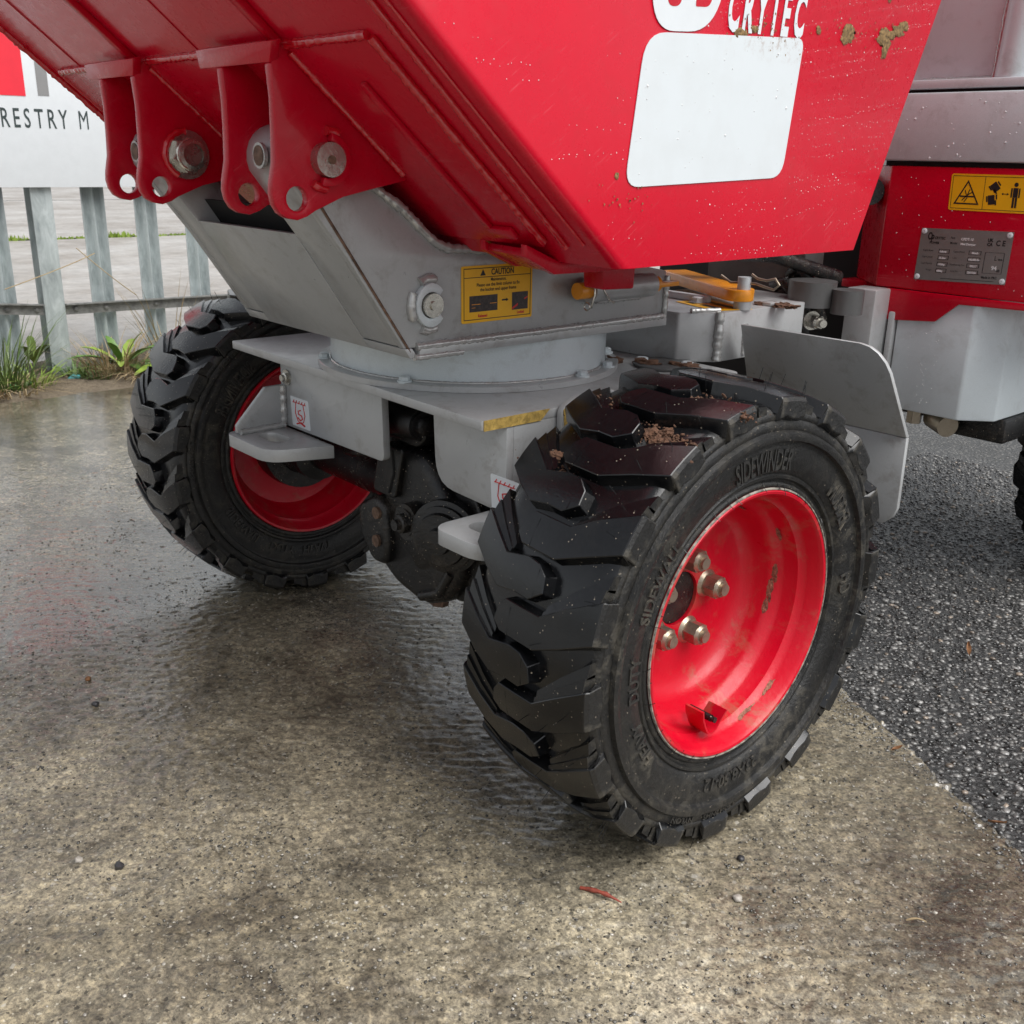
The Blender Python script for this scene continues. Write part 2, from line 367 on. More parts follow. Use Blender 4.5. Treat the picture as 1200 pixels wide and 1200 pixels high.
def add_lathe(bm, prof, ax, o, n=48, closed=False, segs=None):
    """prof: list of (axial, radius) about axis ax through o"""
    u, v, a = frame(ax); o = Vector(o); rings = []
    for (h, r) in prof:
        rings.append([bm.verts.new(o+a*h+(math.cos(2*math.pi*i/n)*u+math.sin(2*math.pi*i/n)*v)*r) for i in range(n)])
    for k in range(len(rings)-1+(1 if closed else 0)):
        A, B = rings[k], rings[(k+1) % len(rings)]
        for i in range(n): bm.faces.new((A[i], A[(i+1) % n], B[(i+1) % n], B[i]))
def lathe(name, prof, ax, o, mat, parent=None, n=48, closed=False, sm=35):
    bm = bmesh.new(); add_lathe(bm, prof, ax, o, n, closed); return mk(name, bm, mat, parent, sm)
def add_tube(bm, path, r, n=8, jit=0.0, seed=0, flat=1.0, nrm=None):
    rnd = random.Random(seed); path = [Vector(p) for p in path]; prev = None
    for i, p in enumerate(path):
        t = (path[min(i+1, len(path)-1)]-path[max(i-1, 0)]).normalized()
        u = (Vector(nrm)-Vector(nrm).dot(t)*t).normalized() if nrm else (t.orthogonal().normalized() if prev is None else (uu-uu.dot(t)*t).normalized())
        uu = u; v = t.cross(u)
        rr = (r[i] if isinstance(r, (list, tuple)) else r)*(1+jit*rnd.uniform(-1, 1))
        q = p+(u*rnd.uniform(-1, 1)+v*rnd.uniform(-1, 1))*jit*.35*rr
        ring = [bm.verts.new(q+(math.cos(2*math.pi*k/n)*u*flat+math.sin(2*math.pi*k/n)*v)*rr) for k in range(n)]
        if prev:
            for k in range(n): bm.faces.new((prev[k], prev[(k+1) % n], ring[(k+1) % n], ring[k]))
        else: bm.faces.new(ring[::-1])
        prev = ring
    bm.faces.new(prev)
def resample(path, step):
    out = []
    for a, b in zip(path[:-1], path[1:]):
        a, b = Vector(a), Vector(b); k = max(1, int((b-a).length/step))
        out += [a.lerp(b, i/k) for i in range(k)]
    return out+[Vector(path[-1])]
def tube(name, path, r, mat, parent=None, n=8, step=None, jit=0, seed=0):
    bm = bmesh.new(); add_tube(bm, resample(path, step) if step else path, r, n, jit, seed); return mk(name, bm, mat, parent, 60)
_wc = [0]
def weld(path, parent, r=.0042, mat='weld', name='weld_bead'):
    _wc[0] += 1
    return tube(name, path, r, mat, parent, 8, .0034, .17, _wc[0])
def hexnut(bm, p, ax, r, h, rot=0, dome=True):
    p = Vector(p); a = Vector(ax).normalized()
    add_cyl(bm, p, p+a*h*.86, r, n=6, rot=rot); add_cyl(bm, p+a*h*.84, p+a*h, r*.93, r*.74, n=12, rot=rot)
def bolt(name, p, ax, r, h, mat, parent, stud=.0, rot=.3):
    bm = bmesh.new(); hexnut(bm, p, ax, r, h, rot)
    p = Vector(p); a = Vector(ax).normalized()
    add_cyl(bm, p-a*.001, p+a*.0022, r*1.35, n=20)
    if stud: add_cyl(bm, p+a*h*.9, p+a*(h+stud), r*.55, n=14)
    bev(bm, .0007, 1); return mk(name, bm, mat, parent)
def blob(name, c, rad, mat, parent=None, seed=0, sub=3, amp=.45, fr=None):
    bm = bmesh.new(); bmesh.ops.create_icosphere(bm, subdivisions=sub, radius=1)
    f = fr or 1.6
    for v in bm.verts:
        k = 1+amp*noise.noise(v.co*f+Vector((seed*7.3, seed*1.7, seed)))+amp*.5*noise.noise(v.co*f*2.7+Vector((seed, 5, 1)))
        v.co = Vector(c)+Vector((v.co.x*rad[0], v.co.y*rad[1], v.co.z*rad[2]))*k
    return mk(name, bm, mat, parent, 60)

# lettering: strings set with the built-in font, turned into thin meshes
def text_mesh(s, size, off=0.0, align='LEFT', res=3):
    cu = bpy.data.curves.new('t', 'FONT'); cu.body = s; cu.size = size; cu.offset = off; cu.align_x = align; cu.resolution_u = res
    o = bpy.data.objects.new('t', cu); sc.collection.objects.link(o)
    dg = bpy.context.evaluated_depsgraph_get(); me = bpy.data.meshes.new_from_object(o.evaluated_get(dg))
    vs_ = [v.co.copy() for v in me.vertices]; fs = [tuple(p.vertices) for p in me.polygons]
    bpy.data.objects.remove(o); bpy.data.curves.remove(cu); bpy.data.meshes.remove(me)
    return vs_, fs
def add_text(bm, s, fn, size, sx=1.0, off=0.0, align='LEFT', thick=None):
    vs_, fs = text_mesh(s, size, off, align)
    A = [bm.verts.new(fn(v.x*sx, v.y, 0)) for v in vs_]
    for f in fs:
        try: bm.faces.new([A[i] for i in f])
        except ValueError: pass
    if thick:
        B = [bm.verts.new(fn(v.x*sx, v.y, thick)) for v in vs_]; cnt = {}
        for f in fs:
            try: bm.faces.new([B[i] for i in f])
            except ValueError: pass
            for i in range(len(f)):
                e = tuple(sorted((f[i], f[(i+1) % len(f)]))); cnt[e] = cnt.get(e, 0)+1
        for (i, j), k in cnt.items():
            if k == 1:
                try: bm.faces.new((A[i], A[j], B[j], B[i]))
                except ValueError: pass
def plane_fn(o, rx, uy, nz=(0, 0, 0)):
    o, rx, uy, nz = Vector(o), Vector(rx), Vector(uy), Vector(nz)
    return lambda a, b, c=0: o+rx*a+uy*b+nz*c
def add_poly(bm, pts): bm.faces.new([bm.verts.new(p) for p in pts])
def decal(name, pts, nrm, mat, parent, t=.0006):
    return prism(name, pts, Vector(nrm)*t, mat, parent, 0)
def printed(name, bm, mat, parent):
    return mk(name, bm, mat, parent, 0)

# ================================================================== SETTING: ground sheets
rnd = random.Random(5)
bm = bmesh.new(); add_poly(bm, [(-60, -60, -.006), (60, -60, -.006), (60, 60, -.006), (-60, 60, -.006)])
tag(mk('asphalt_road', bm, 'asphalt', None, 0), 'dark wet asphalt on the right beside the concrete', None, None, 'structure')
edge = []
for i in range(241):
    t = -3.3+i*6.4/240
    q = Vector((-.15+.891*t, .463-.454*t)); nrm = Vector((.454, .891))
    k = .012*noise.noise(Vector((t*3, 0, 0)))+.008*noise.noise(Vector((t*17, 3, 0)))+.005*noise.noise(Vector((t*60, 7, 0)))
    q += nrm*k; edge.append((q.x, q.y))
poly = edge+[(6, -8), (-3.02, -8)]
for i in range(60):
    y = -2.5+i*.075
    poly.append((-3.0+.03*noise.noise(Vector((y*4, 1, 2)))+(.10 if y < .0 else 0)*max(0, min(1, -y*6)), y))
bm = bmesh.new(); vv = [bm.verts.new((x, y, -.0030)) for x, y in poly]; es = [bm.edges.new((vv[i], vv[(i+1) % len(vv)])) for i in range(len(vv))]
bmesh.ops.triangle_fill(bm, edges=es, use_beauty=True)
ex = bmesh.ops.extrude_edge_only(bm, edges=[e for e in bm.edges if len(e.link_faces) == 1])
bmesh.ops.translate(bm, verts=[g for g in ex['geom'] if isinstance(g, bmesh.types.BMVert)], vec=(0, 0, -.0025))
concrete_yard = tag(mk('concrete_yard', bm, 'concrete', None, 0), 'wet brown-grey concrete slab under the machine', None, None, 'structure')
# close to the camera the slab's brushed, worn face is real relief
gs = .0034; gx = np.arange(-2.3, .66, gs); gy = np.arange(-1.02, .62, gs); nxg, nyg = len(gx), len(gy)
rg = np.random.RandomState(12); KX, KY = np.meshgrid(np.fft.fftfreq(nxg, gs), np.fft.fftfreq(nyg, gs), indexing='ij')
ca_, sa_ = math.cos(R(49)), math.sin(R(49)); KA, KB = KX*ca_+KY*sa_, -KX*sa_+KY*ca_
def field(la, lb):
    q = np.fft.ifft2(np.fft.fft2(rg.normal(size=(nxg, nyg)))*np.exp(-2*(np.pi**2)*((KA*la)**2+(KB*lb)**2)*.5)).real
    return q/q.std()
brush = field(.016, .0036); rough = field(.0055, .0055); big = field(.05, .05); fine_ = field(.0022, .0022); patch = field(.16, .12)
cdist = np.hypot(gx[:, None]-.6535, gy[None]+.9505)
drym = np.clip(.30+.30*patch+.55*np.clip((1.30-cdist)/.35, -.6, 1)-.25*np.clip((cdist-1.6)/.5, 0, 1), 0, 1)
amp = .42+1.0*drym
H = amp*(.00042*brush+.00050*rough+.00018*fine_)+.00035*big
pit = field(.0045, .0035); H -= np.clip(pit-1.75, 0, 1.2)*.0022
H = np.clip(H, -.0024, .0022)
XG, YG = np.meshgrid(gx, gy, indexing='ij')
fade = np.clip((XG-gx[0])/.25, 0, 1); H = H*fade
dnn = (XG+.15)*.454+(YG-.463)*.891
tl = (XG+.15)*.891-(YG-.463)*.454
wob = .002*np.sin(tl*9+1)+.003*np.sin(tl*31)+.006*field(.006, .006)
H = np.where(dnn-wob > 0, -.0105, H)
VG = np.stack([XG, YG, H], -1).reshape(-1, 3).astype(np.float32)
ii = (np.arange(nxg-1)[:, None]*nyg+np.arange(nyg-1)[None]).ravel()
FG = np.stack([ii, ii+nyg, ii+nyg+1, ii+1], 1)
FG = FG[(H.ravel()[FG] > -.01).any(1)]
me = bpy.data.meshes.new('concrete_relief'); me.vertices.add(len(VG)); me.vertices.foreach_set('co', VG.reshape(-1))
me.loops.add(len(FG)*4); me.loops.foreach_set('vertex_index', FG.reshape(-1).astype(np.int32))
me.polygons.add(len(FG)); me.polygons.foreach_set('loop_start', np.arange(0, len(FG)*4, 4, dtype=np.int32)); me.update(calc_edges=True)
me.polygons.foreach_set('use_smooth', np.ones(len(FG), dtype=bool)); me.materials.append(M['concrete'])
da_ = me.attributes.new('dry', 'FLOAT', 'POINT'); da_.data.foreach_set('value', drym.ravel().astype(np.float32))
tag(link(bpy.data.objects.new('concrete_pavement', me)), 'brushed worn face of the wet concrete slab in the foreground', None, None, 'structure')
# soil verge along the fence: a gently lumpy strip
bm = bmesh.new(); nx, ny = 22, 110; grid = []
for i in range(nx):
    row = []
    for j in range(ny):
        x = -3.62+i*.68/(nx-1); y = -2.0+j*5.5/(ny-1)
        e = min(1, max(0, (-2.94-x)/.12))*min(1, max(0, (x+3.62)/.1))
        z = -.004+e*(.014+.022*noise.noise(Vector((x*7, y*7, 0)))+.012*noise.noise(Vector((x*25, y*25, 4))))
        row.append(bm.verts.new((x+.025*noise.noise(Vector((y*9, x*3, 9))), y, z)))
    grid.append(row)
for i in range(nx-1):
    for j in range(ny-1): bm.faces.new((grid[i][j], grid[i+1][j], grid[i+1][j+1], grid[i][j+1]))
tag(mk('soil_verge', bm, 'soilground', None, 60), 'strip of bare soil along the foot of the fence', None, None, 'structure')
bm = bmesh.new()
for x0, x1 in ((-9.12, -3.5), (-16, -9.26), (-58, -16.08)):
    add_poly(bm, [(x0, -30, .004), (x1, -30, .004), (x1, 40, .004), (x0, 40, .004)])
tag(mk('pale_yard', bm, 'faryard', None, 0), 'pale worn concrete yard beyond the fence', None, None, 'structure')
# moss growing in the joint of the far yard
bm = bmesh.new(); r5 = random.Random(8)
for i in range(900):
    y = r5.uniform(.5, 5.5); x = -9.19+r5.gauss(0, .05); h = r5.uniform(.01, .04)*(1.6 if noise.noise(Vector((y*2, 0, 0))) > .1 else .6)
    a = r5.uniform(0, 6.3); d = Vector((math.cos(a), math.sin(a), 0))*r5.uniform(.01, .03)
    p = Vector((x, y, 0)); add_poly(bm, [p-d, p+d, p+d*.3+Vector((0, 0, h))])
tag(mk('joint_moss', bm, 'leaf2', None, 0), 'line of green moss in the joint of the pale yard', 'moss', None, 'stuff')

# asphalt chippings (real stones) where the road is close
rs = np.random.RandomState(3)
ico_v = []; bmi = bmesh.new(); bmesh.ops.create_icosphere(bmi, subdivisions=1, radius=1)
bmi.verts.ensure_lookup_table(); iv = np.array([v.co[:] for v in bmi.verts]); ifc = np.array([[v.index for v in f.verts] for f in bmi.faces]); bmi.free()
def scatter_stones(name, P, S, tone, mat, label, cat):
    n = len(P); q = rs.normal(size=(n, 3, 3)); U, _, Vt = np.linalg.svd(q); rot = U@Vt
    squash = rs.uniform(.55, 1.0, (n, 1, 3)); jig = 1+rs.uniform(-.22, .22, (n, len(iv), 1))
    V = np.einsum('nij,nkj->nki', rot, iv[None]*jig*squash)*S[:, None, None]
    V[:, :, 2] *= .48; V += P[:, None, :]
    F = (ifc[None]+(np.arange(n)*len(iv))[:, None, None]).reshape(-1, 3)
    me = bpy.data.meshes.new(name); me.vertices.add(n*len(iv)); me.vertices.foreach_set('co', V.reshape(-1).astype(np.float32))
    me.loops.add(len(F)*3); me.loops.foreach_set('vertex_index', F.reshape(-1).astype(np.int32))
    me.polygons.add(len(F)); me.polygons.foreach_set('loop_start', np.arange(0, len(F)*3, 3, dtype=np.int32))
    me.update(); me.validate()
    ca = me.color_attributes.new('tone', 'FLOAT_COLOR', 'POINT')
    col = np.ones((n, len(iv), 4), np.float32); col[:, :, :3] = tone[:, None, :]
    ca.data.foreach_set('color', col.reshape(-1))
    me.materials.append(M[mat]); o = link(bpy.data.objects.new(name, me)); return tag(o, label, cat, None, 'stuff')
g = .0108
xs, ys = np.meshgrid(np.arange(-.75, .72, g), np.arange(.02, 1.95, g))
xy = np.stack([xs.ravel(), ys.ravel()], 1)+rs.uniform(-.45, .45, (xs.size, 2))*g
dn = (xy-np.array([-.15, .463]))@np.array([.454, .891])
keep = (dn > .004) & (rs.rand(len(xy)) < np.where(dn < .03, .5, .84))
xy = xy[keep]; n = len(xy); S = rs.uniform(.0028, .0074, n)
P = np.c_[xy, -.0058+S*rs.uniform(-.22, .08, n)]
lt = rs.rand(n) < .36; tn = np.where(lt, rs.uniform(.07, .25, n), rs.uniform(.010, .04, n)); S = np.where(lt, S*1.18, S); tone = np.stack([tn*1.03, tn, tn*.95], 1)
warm = rs.rand(n) < .12; tone[warm] *= np.array([1.15, .95, .78])
scatter_stones('asphalt_chippings', P, S, tone, 'chips', 'grey stone chippings set in the wet asphalt', 'chippings')
n = 700; t_ = rs.uniform(-.3, 1.1, n); off = np.abs(rs.normal(0, .022, n))
xy = np.stack([-.15+.891*t_-.454*off, .463-.454*t_-.891*off], 1); S = rs.uniform(.0012, .0036, n)
tn = .03+.22*rs.rand(n)**1.5; scatter_stones('spilled_chippings', np.c_[xy, S*.25], S, np.stack([tn*1.04, tn, tn*.93], 1), 'chips', 'loose chippings spilled over the edge of the concrete', 'chippings')
# aggregate showing in the worn concrete face
n = 70000; u_ = rs.rand(n)**.7
xy = np.stack([rs.uniform(-2.0, .62, n), rs.uniform(-.95, .62, n)], 1)
dist = np.hypot(xy[:, 0]-.6535, xy[:, 1]+.9505)
dn = (xy-np.array([-.15, .463]))@np.array([.454, .891])
pat = np.array([noise.noise(Vector((a*5, b*5, 3.0))) for a, b in xy])
keep = (dn < -.012) & (rs.rand(n) < np.clip(1.5-dist*.45, .25, 1)) & (pat > rs.uniform(-.5, .35, n)); xy = xy[keep]; n = len(xy)
S = .0009+.0025*rs.rand(n)**2.2; P = np.c_[xy, -S*rs.uniform(-.05, .25, n)]
tn = np.where(rs.rand(n) < .45, rs.uniform(.02, .06, n), rs.uniform(.08, .36, n)); tone = np.stack([tn*1.05, tn*.97, tn*.82], 1)
scatter_stones('concrete_aggregate', P, S, tone, 'chips', 'fine aggregate showing in the worn wet concrete', 'aggregate')
# grit lying on the concrete
n = 900; xy = np.stack([rs.uniform(-1.8, .5, n), rs.uniform(-.9, .5, n)], 1)
dn = (xy-np.array([-.15, .463]))@np.array([.454, .891]); xy = xy[dn < -.02]; n = len(xy)
S = rs.uniform(.0007, .0022, n)*rs.choice([1, 1, 1, 1.6], n); P = np.c_[xy, S*.3]
tn = rs.uniform(.05, .5, n); tone = np.stack([tn*1.05, tn*.97, tn*.84], 1)
scatter_stones('loose_grit', P, S, tone, 'chips', 'fine loose grit scattered over the wet concrete', 'grit')

# ================================================================== FENCE
fence = empty('palisade_fence', (-3.29, .5, 0)); tag(fence, 'grey galvanised palisade fence behind the left wheel', 'fence')
def pale_mesh():
    bm = bmesh.new(); prof = []
    wd = .084
    for k in range(17):
        t = k/16; prof.append(((t-.5)*wd, .016*math.cos(t*4*math.pi)-.006))
    th = .0035; L0, L1 = .02, 1.85
    rows = []
    for z in (L0, L1):
        rows.append([bm.verts.new((d, y, z)) for y, d in prof]+[bm.verts.new((d-th, y, z)) for y, d in reversed(prof)])
    k = len(rows[0])
    for i in range(k): bm.faces.new((rows[0][i], rows[0][(i+1) % k], rows[1][(i+1) % k], rows[1][i]))
    bm.faces.new(rows[0][::-1]); bm.faces.new(rows[1])
    bmesh.ops.recalc_face_normals(bm, faces=bm.faces)
    me = bpy.data.meshes.new('pale'); bm.to_mesh(me); bm.free(); me.materials.append(M['galv']); smooth_by_angle(me, 40); return me
pm = pale_mesh()
for yc in (-.30, -.09, .107, .455, .648, .842, 1.035, 1.23, 1.42, 1.61, 1.80, 1.99, 2.18):
    link(bpy.data.objects.new('pale', pm), fence, Matrix.Translation((-3.300, yc, 0)))
post = py('post', [(-3.262, 0), (-3.262, 1.9), (-3.268, 1.9), (-3.268, 0)], .232, .304, 'galv', fence, .001)
box('post_web', -3.34, -3.2685, .276, .284, 0, 1.9, 'galv', fence, .001)
box('post_flange', -3.346, -3.3405, .236, .322, 0, 1.9, 'galv', fence, .001)
def rail(y0, z0, y1, z1):
    bm = bmesh.new()
    sec = [(-3.2705, -.036), (-3.2705, 0), (-3.250, 0), (-3.250, .004), (-3.2745, .004), (-3.2745, -.036)]
    A = [bm.verts.new((x, y0, z0+z)) for x, z in sec]; B = [bm.verts.new((x, y1, z1+z)) for x, z in sec]
    k = len(sec)
    for i in range(k): bm.faces.new((A[i], A[(i+1) % k], B[(i+1) % k], B[i]))
    bm.faces.new(A[::-1]); bm.faces.new(B); bmesh.ops.recalc_face_normals(bm, faces=bm.faces); return mk('rail', bm, 'rail', fence, 20)
rail(-.6, .34, .230, .262); rail(.306, .258, 1.2, .246); rail(1.2, .246, 2.4, .235)
for y, z in ((.107, .256), (.207, .247), (.345, .24), (.455, .238), (.648, .236), (.842, .234)):
    bolt('bolt', (-3.2700, y, z), (1, 0, 0), .008, .006, 'rail', fence)

# sign board on the fence
sg = empty('sign_board', (-3.24, .35, .669)); tag(sg, 'white sign board with dark lettering and red block hung on the fence', 'sign')
box('panel', -3.246, -3.241, -.9, 1.15, .669, 1.42, 'white', sg, .001)
def sx_(y, z): return (-3.2402, y, z)
decal('red_block', [sx_(-.05, .963), sx_(.252, .963), sx_(.252, 1.30), sx_(-.05, 1.30)], (1, 0, 0), 'chalk', sg)
decal('grey_bar', [sx_(.2925, .967), sx_(.329, .967), sx_(.329, 1.30), sx_(.2925, 1.30)], (1, 0, 0), 'greyprint', sg)
bm = bmesh.new()
xs0 = .163
for ch, yy in (('F', .052), ('O', .107), ('R', .1605), ('E', .2005), ('S', .236), ('T', .272), ('R', .3125), ('Y', .352), ('M', .417)):
    add_text(bm, ch, plane_fn((-3.2400, yy, .8635), (0, 1, 0), (0, 0, 1)), .088, .56, (.0 if ch == 'M' else .0006))
printed('lettering', bm, 'inktext', sg)

# ================================================================== plants and litter at the fence
def blade(bm, p, d, L, wd, bend, n=4):
    p = Vector(p); d = Vector(d); side = Vector((-d.y, d.x, 0)).normalized() if d.xy.length > .01 else Vector((1, 0, 0))
    L_, R_ = [], []
    for i in range(n+1):
        t = i/n; q = p+Vector((d.x, d.y, 0))*L*(t*.35+bend*t*t)+Vector((0, 0, 1))*L*(t-.55*bend*t*t)
        ww = wd*(1-t)**.7; L_.append(bm.verts.new(q-side*ww)); R_.append(bm.verts.new(q+side*ww))
    for i in range(n): bm.faces.new((L_[i], R_[i], R_[i+1], L_[i+1]))
def tuft(name, c, n, L, spread, mat, label, cat, seed, bend=(.3, 1.1), group=None):
    r = random.Random(seed); bm = bmesh.new()
    for i in range(n):
        a = r.uniform(0, 6.28); rr = spread*math.sqrt(r.random())
        blade(bm, (c[0]+rr*math.cos(a), c[1]+rr*math.sin(a), c[2]), (math.cos(a+r.uniform(-.8, .8)), math.sin(a+r.uniform(-.8, .8)), 0), L*r.uniform(.5, 1.1), .0028*r.uniform(.7, 1.4), r.uniform(*bend))
    o = mk(name, bm, mat, None, 0); return tag(o, label, cat, group)
def broadleaf(name, c, leaves, mat, label, seed):
    r = random.Random(seed); root = empty(name, c); tag(root, label, 'weed', 'weeds at the fence foot')
    for i, (az, L, wd, el) in enumerate(leaves):
        bm = bmesh.new(); d = Vector((math.cos(az), math.sin(az), 0)); s = Vector((-d.y, d.x, 0)); n = 9; rows = []
        for k in range(n+1):
            t = k/n; ww = .55*wd*math.sin(math.pi*min(1, t*.92+.05))**.7*(1+.10*math.sin(k*2.4+i))
            q = Vector(c)+d*L*t*math.cos(el)+Vector((0, 0, 1))*(L*t*math.sin(el)-.5*L*t*t*.7)+Vector((0, 0, .01))
            rows.append([bm.verts.new(q-s*ww+Vector((0, 0, ww*.35))), bm.verts.new(q), bm.verts.new(q+s*ww+Vector((0, 0, ww*.35)))])
        for k in range(n):
            for j in range(2): bm.faces.new((rows[k][j], rows[k][j+1], rows[k+1][j+1], rows[k+1][j]))
        mk('leaf', bm, mat if i % 3 else 'leaf2', root, 80)
    return root
tuft('grass_tuft', (-3.14, .03, .005), 130, .30, .10, 'grass', 'tall dark green grass tuft left of the fence post', 'grass', 1, (.1, .7))
tuft('grass_tuft', (-3.10, .12, .005), 60, .13, .06, 'leaf2', 'low bright green grass tuft in front of the fence post', 'grass', 2, (.5, 1.3))
tuft('dry_grass', (-3.06, .02, .005), 130, .10, .11, 'straw', 'flattened dry straw at the edge of the concrete', 'dry grass', 3, (.8, 1.6))
tuft('dry_grass', (-3.17, .42, .005), 130, .19, .10, 'straw', 'wispy dry grass right of the fence post', 'dry grass', 4, (.2, .8))
tuft('dry_grass', (-3.24, .66, .005), 26, .36, .05, 'straw', 'tall dry stalks against the fence behind the left tyre', 'dry grass', 6, (.05, .4))
broadleaf('leafy_weed', (-3.36, .20, .03), [(r_*.9+.2, .19, .028, .9) for r_ in range(8)], 'leaf2', 'bright green leafy weed behind the fence post', 3)
broadleaf('leafy_weed', (-3.20, .47, .01), [(-.4, .22, .036, .55), (.5, .24, .038, .8), (1.4, .25, .036, .7), (2.4, .20, .035, .9), (-1.5, .25, .036, .6), (3.4, .20, .03, 1.1), (4.2, .21, .035, .8), (-.9, .2, .032, 1.1), (.1, .15, .03, .4), (1.0, .23, .03, 1.2)], 'leaf', 'dark leafy weed between fence post and left tyre', 4)
broadleaf('leafy_weed', (-3.10, .62, .01), [(-1.2, .2, .042, .35), (-.3, .2, .045, .3), (.8, .2, .04, .7), (1.9, .14, .028, .8), (-2.1, .14, .03, .5), (2.9, .12, .025, .9)], 'leaf', 'broad pale-edged weed beside the left tyre', 5)
for k, (pa, pb, pc, lab) in enumerate((((-3.25, -.02, .30), (-3.24, .13, .43), (-3.23, .06, .52), 'thin dry stalk crossing the fence beside the post'), ((-3.24, .10, .33), (-3.235, .33, .40), (-3.23, .42, .44), 'thin dry stalk lying across the fence post'), ((-3.24, .36, .46), (-3.235, .47, .35), (-3.235, .56, .28), 'thin dry stalk right of the fence post'))):
    bm = bmesh.new(); P3 = [Vector(pa), Vector(pb), Vector(pc)]
    add_tube(bm, [P3[0]*(1-t)**2+P3[1]*2*t*(1-t)+P3[2]*t*t for t in [i/10 for i in range(11)]], .0018, 5); tag(mk('dry_stalk', bm, 'straw', None, 60), lab, 'stalk', 'dry stalks on the fence')
for k, (x, y, h, lab) in enumerate(((-3.12, .33, .07, 'low scruffy green weed right of the post foot'), (-3.14, .55, .09, 'scruffy green weed between the broad-leaved ones'), (-3.07, .72, .08, 'small weed touching the left tyre'), (-3.22, .30, .10, 'small green tuft at the back of the post foot'), (-3.08, -.06, .06, 'low weed at the left edge of the verge'))):
    tuft('small_weed', (x, y, .008), 70, h, .06, 'leaf' if k % 2 else 'grass', lab, 'weed', 40+k, (.4, 1.3), 'small weeds on the verge')
tuft('dry_grass', (-3.10, .52, .005), 150, .10, .13, 'straw', 'flattened dry grass under the broad-leaved weeds', 'dry grass', 33, (.8, 1.6))
# litter
bm = bmesh.new(); add_tube(bm, [(-3.11, .035, .016), (-3.10, .055, .017), (-3.10, .085, .016), (-3.10, .105, .02)], [.010, .006, .006, .012], 10)
tag(mk('plastic_scrap', bm, 'green_plastic', None, 50), 'bright green plastic scrap lying by the soil', 'litter')
tag(blob('plastic_scrap', (-3.13, .262, .016), (.014, .02, .013), 'teal_plastic', None, 3, 2, .6), 'crumpled teal plastic scrap at foot of the fence post', 'litter')
def twig(name, a, b, r, mat, label, cat, seed):
    bm = bmesh.new(); a, b = Vector(a), Vector(b)
    add_tube(bm, [a.lerp(b, t/8)+Vector((0, 0, .004*math.sin(t/8*3.1)))+Vector((.002*noise.noise(Vector((t, seed, 0))), .002*noise.noise(Vector((t, seed, 5))), 0)) for t in range(9)], [r*.7, r, r*1.1, r, r*.8, r, r*.7, r*.6, r*.3], 6, .2, seed)
    return tag(mk(name, bm, mat, None, 60), label, cat)
twig('twig', (-.030, -.228, .002), (.019, -.210, .003), .0026, 'twig', 'small red-brown twig on the concrete below the near tyre', 'twig', 2)
twig('twig', (.245, .02, .002), (.262, .035, .002), .0012, 'straw', 'tiny straw fragment at bottom right of the concrete', 'twig', 9)
def deadleaf(c, L, wd, az, lab, mat='deadleaf'):
    bm = bmesh.new(); d = Vector((math.cos(az), math.sin(az), 0)); s = Vector((-d.y, d.x, 0)); rows = []
    for k in range(7):
        t = k/6; ww = wd*math.sin(math.pi*min(1, t*.9+.06)); q = Vector(c)+d*L*(t-.5)+Vector((0, 0, .003+.006*t*t))
        rows.append([bm.verts.new(q-s*ww+Vector((0, 0, .004))), bm.verts.new(q), bm.verts.new(q+s*ww+Vector((0, 0, .002)))])
    for k in range(6):
        for j in range(2): bm.faces.new((rows[k][j], rows[k][j+1], rows[k+1][j+1], rows[k+1][j]))
    return tag(mk('fallen_leaf', bm, mat, None, 80), lab, 'leaf')
deadleaf((-.033, .735, .001), .045, .004, 2.1, 'narrow brown fallen leaf on the wet asphalt')
deadleaf((.231, .273, .003), .022, .003, .3, 'small brown leaf at the edge of the asphalt')
deadleaf((.055, .335, .002), .016, .005, 1.0, 'curled brown leaf where concrete meets asphalt behind the tyre')
for (x, y, r, mt, lab) in ((-.803, -.511, .0062, 'darkstone', 'dark pebble on the concrete at the left, lower of the two there'), (-.408, -.627, .0062, 'darkstone', 'largest dark pebble near the bottom left of the concrete'), (-.891, -.491, .0050, 'deadleaf', 'small brown pebble left on the concrete'), (.058, -.038, .0052, 'darkstone', 'dark pebble below the near tyre on the right'), (.10, -.10, .0058, 'palestone', 'pale pebble on the concrete below the near tyre'), (-.45, -.66, .0058, 'palestone', 'pale flat pebble near the bottom left corner')):
    tag(blob('pebble', (x, y, r*.5), (r, r*.9, r*.7), mt, None, int(abs(x)*100), 2, .4), lab, 'pebble', 'pebbles on the concrete')

# ================================================================== THE DUMPER
Z0 = .285
root = empty('mini_dumper', (-.567, .6, 0))
tag(root, 'red and silver wheeled mini dumper with a red tipping bucket and black lugged tyres', 'dumper')

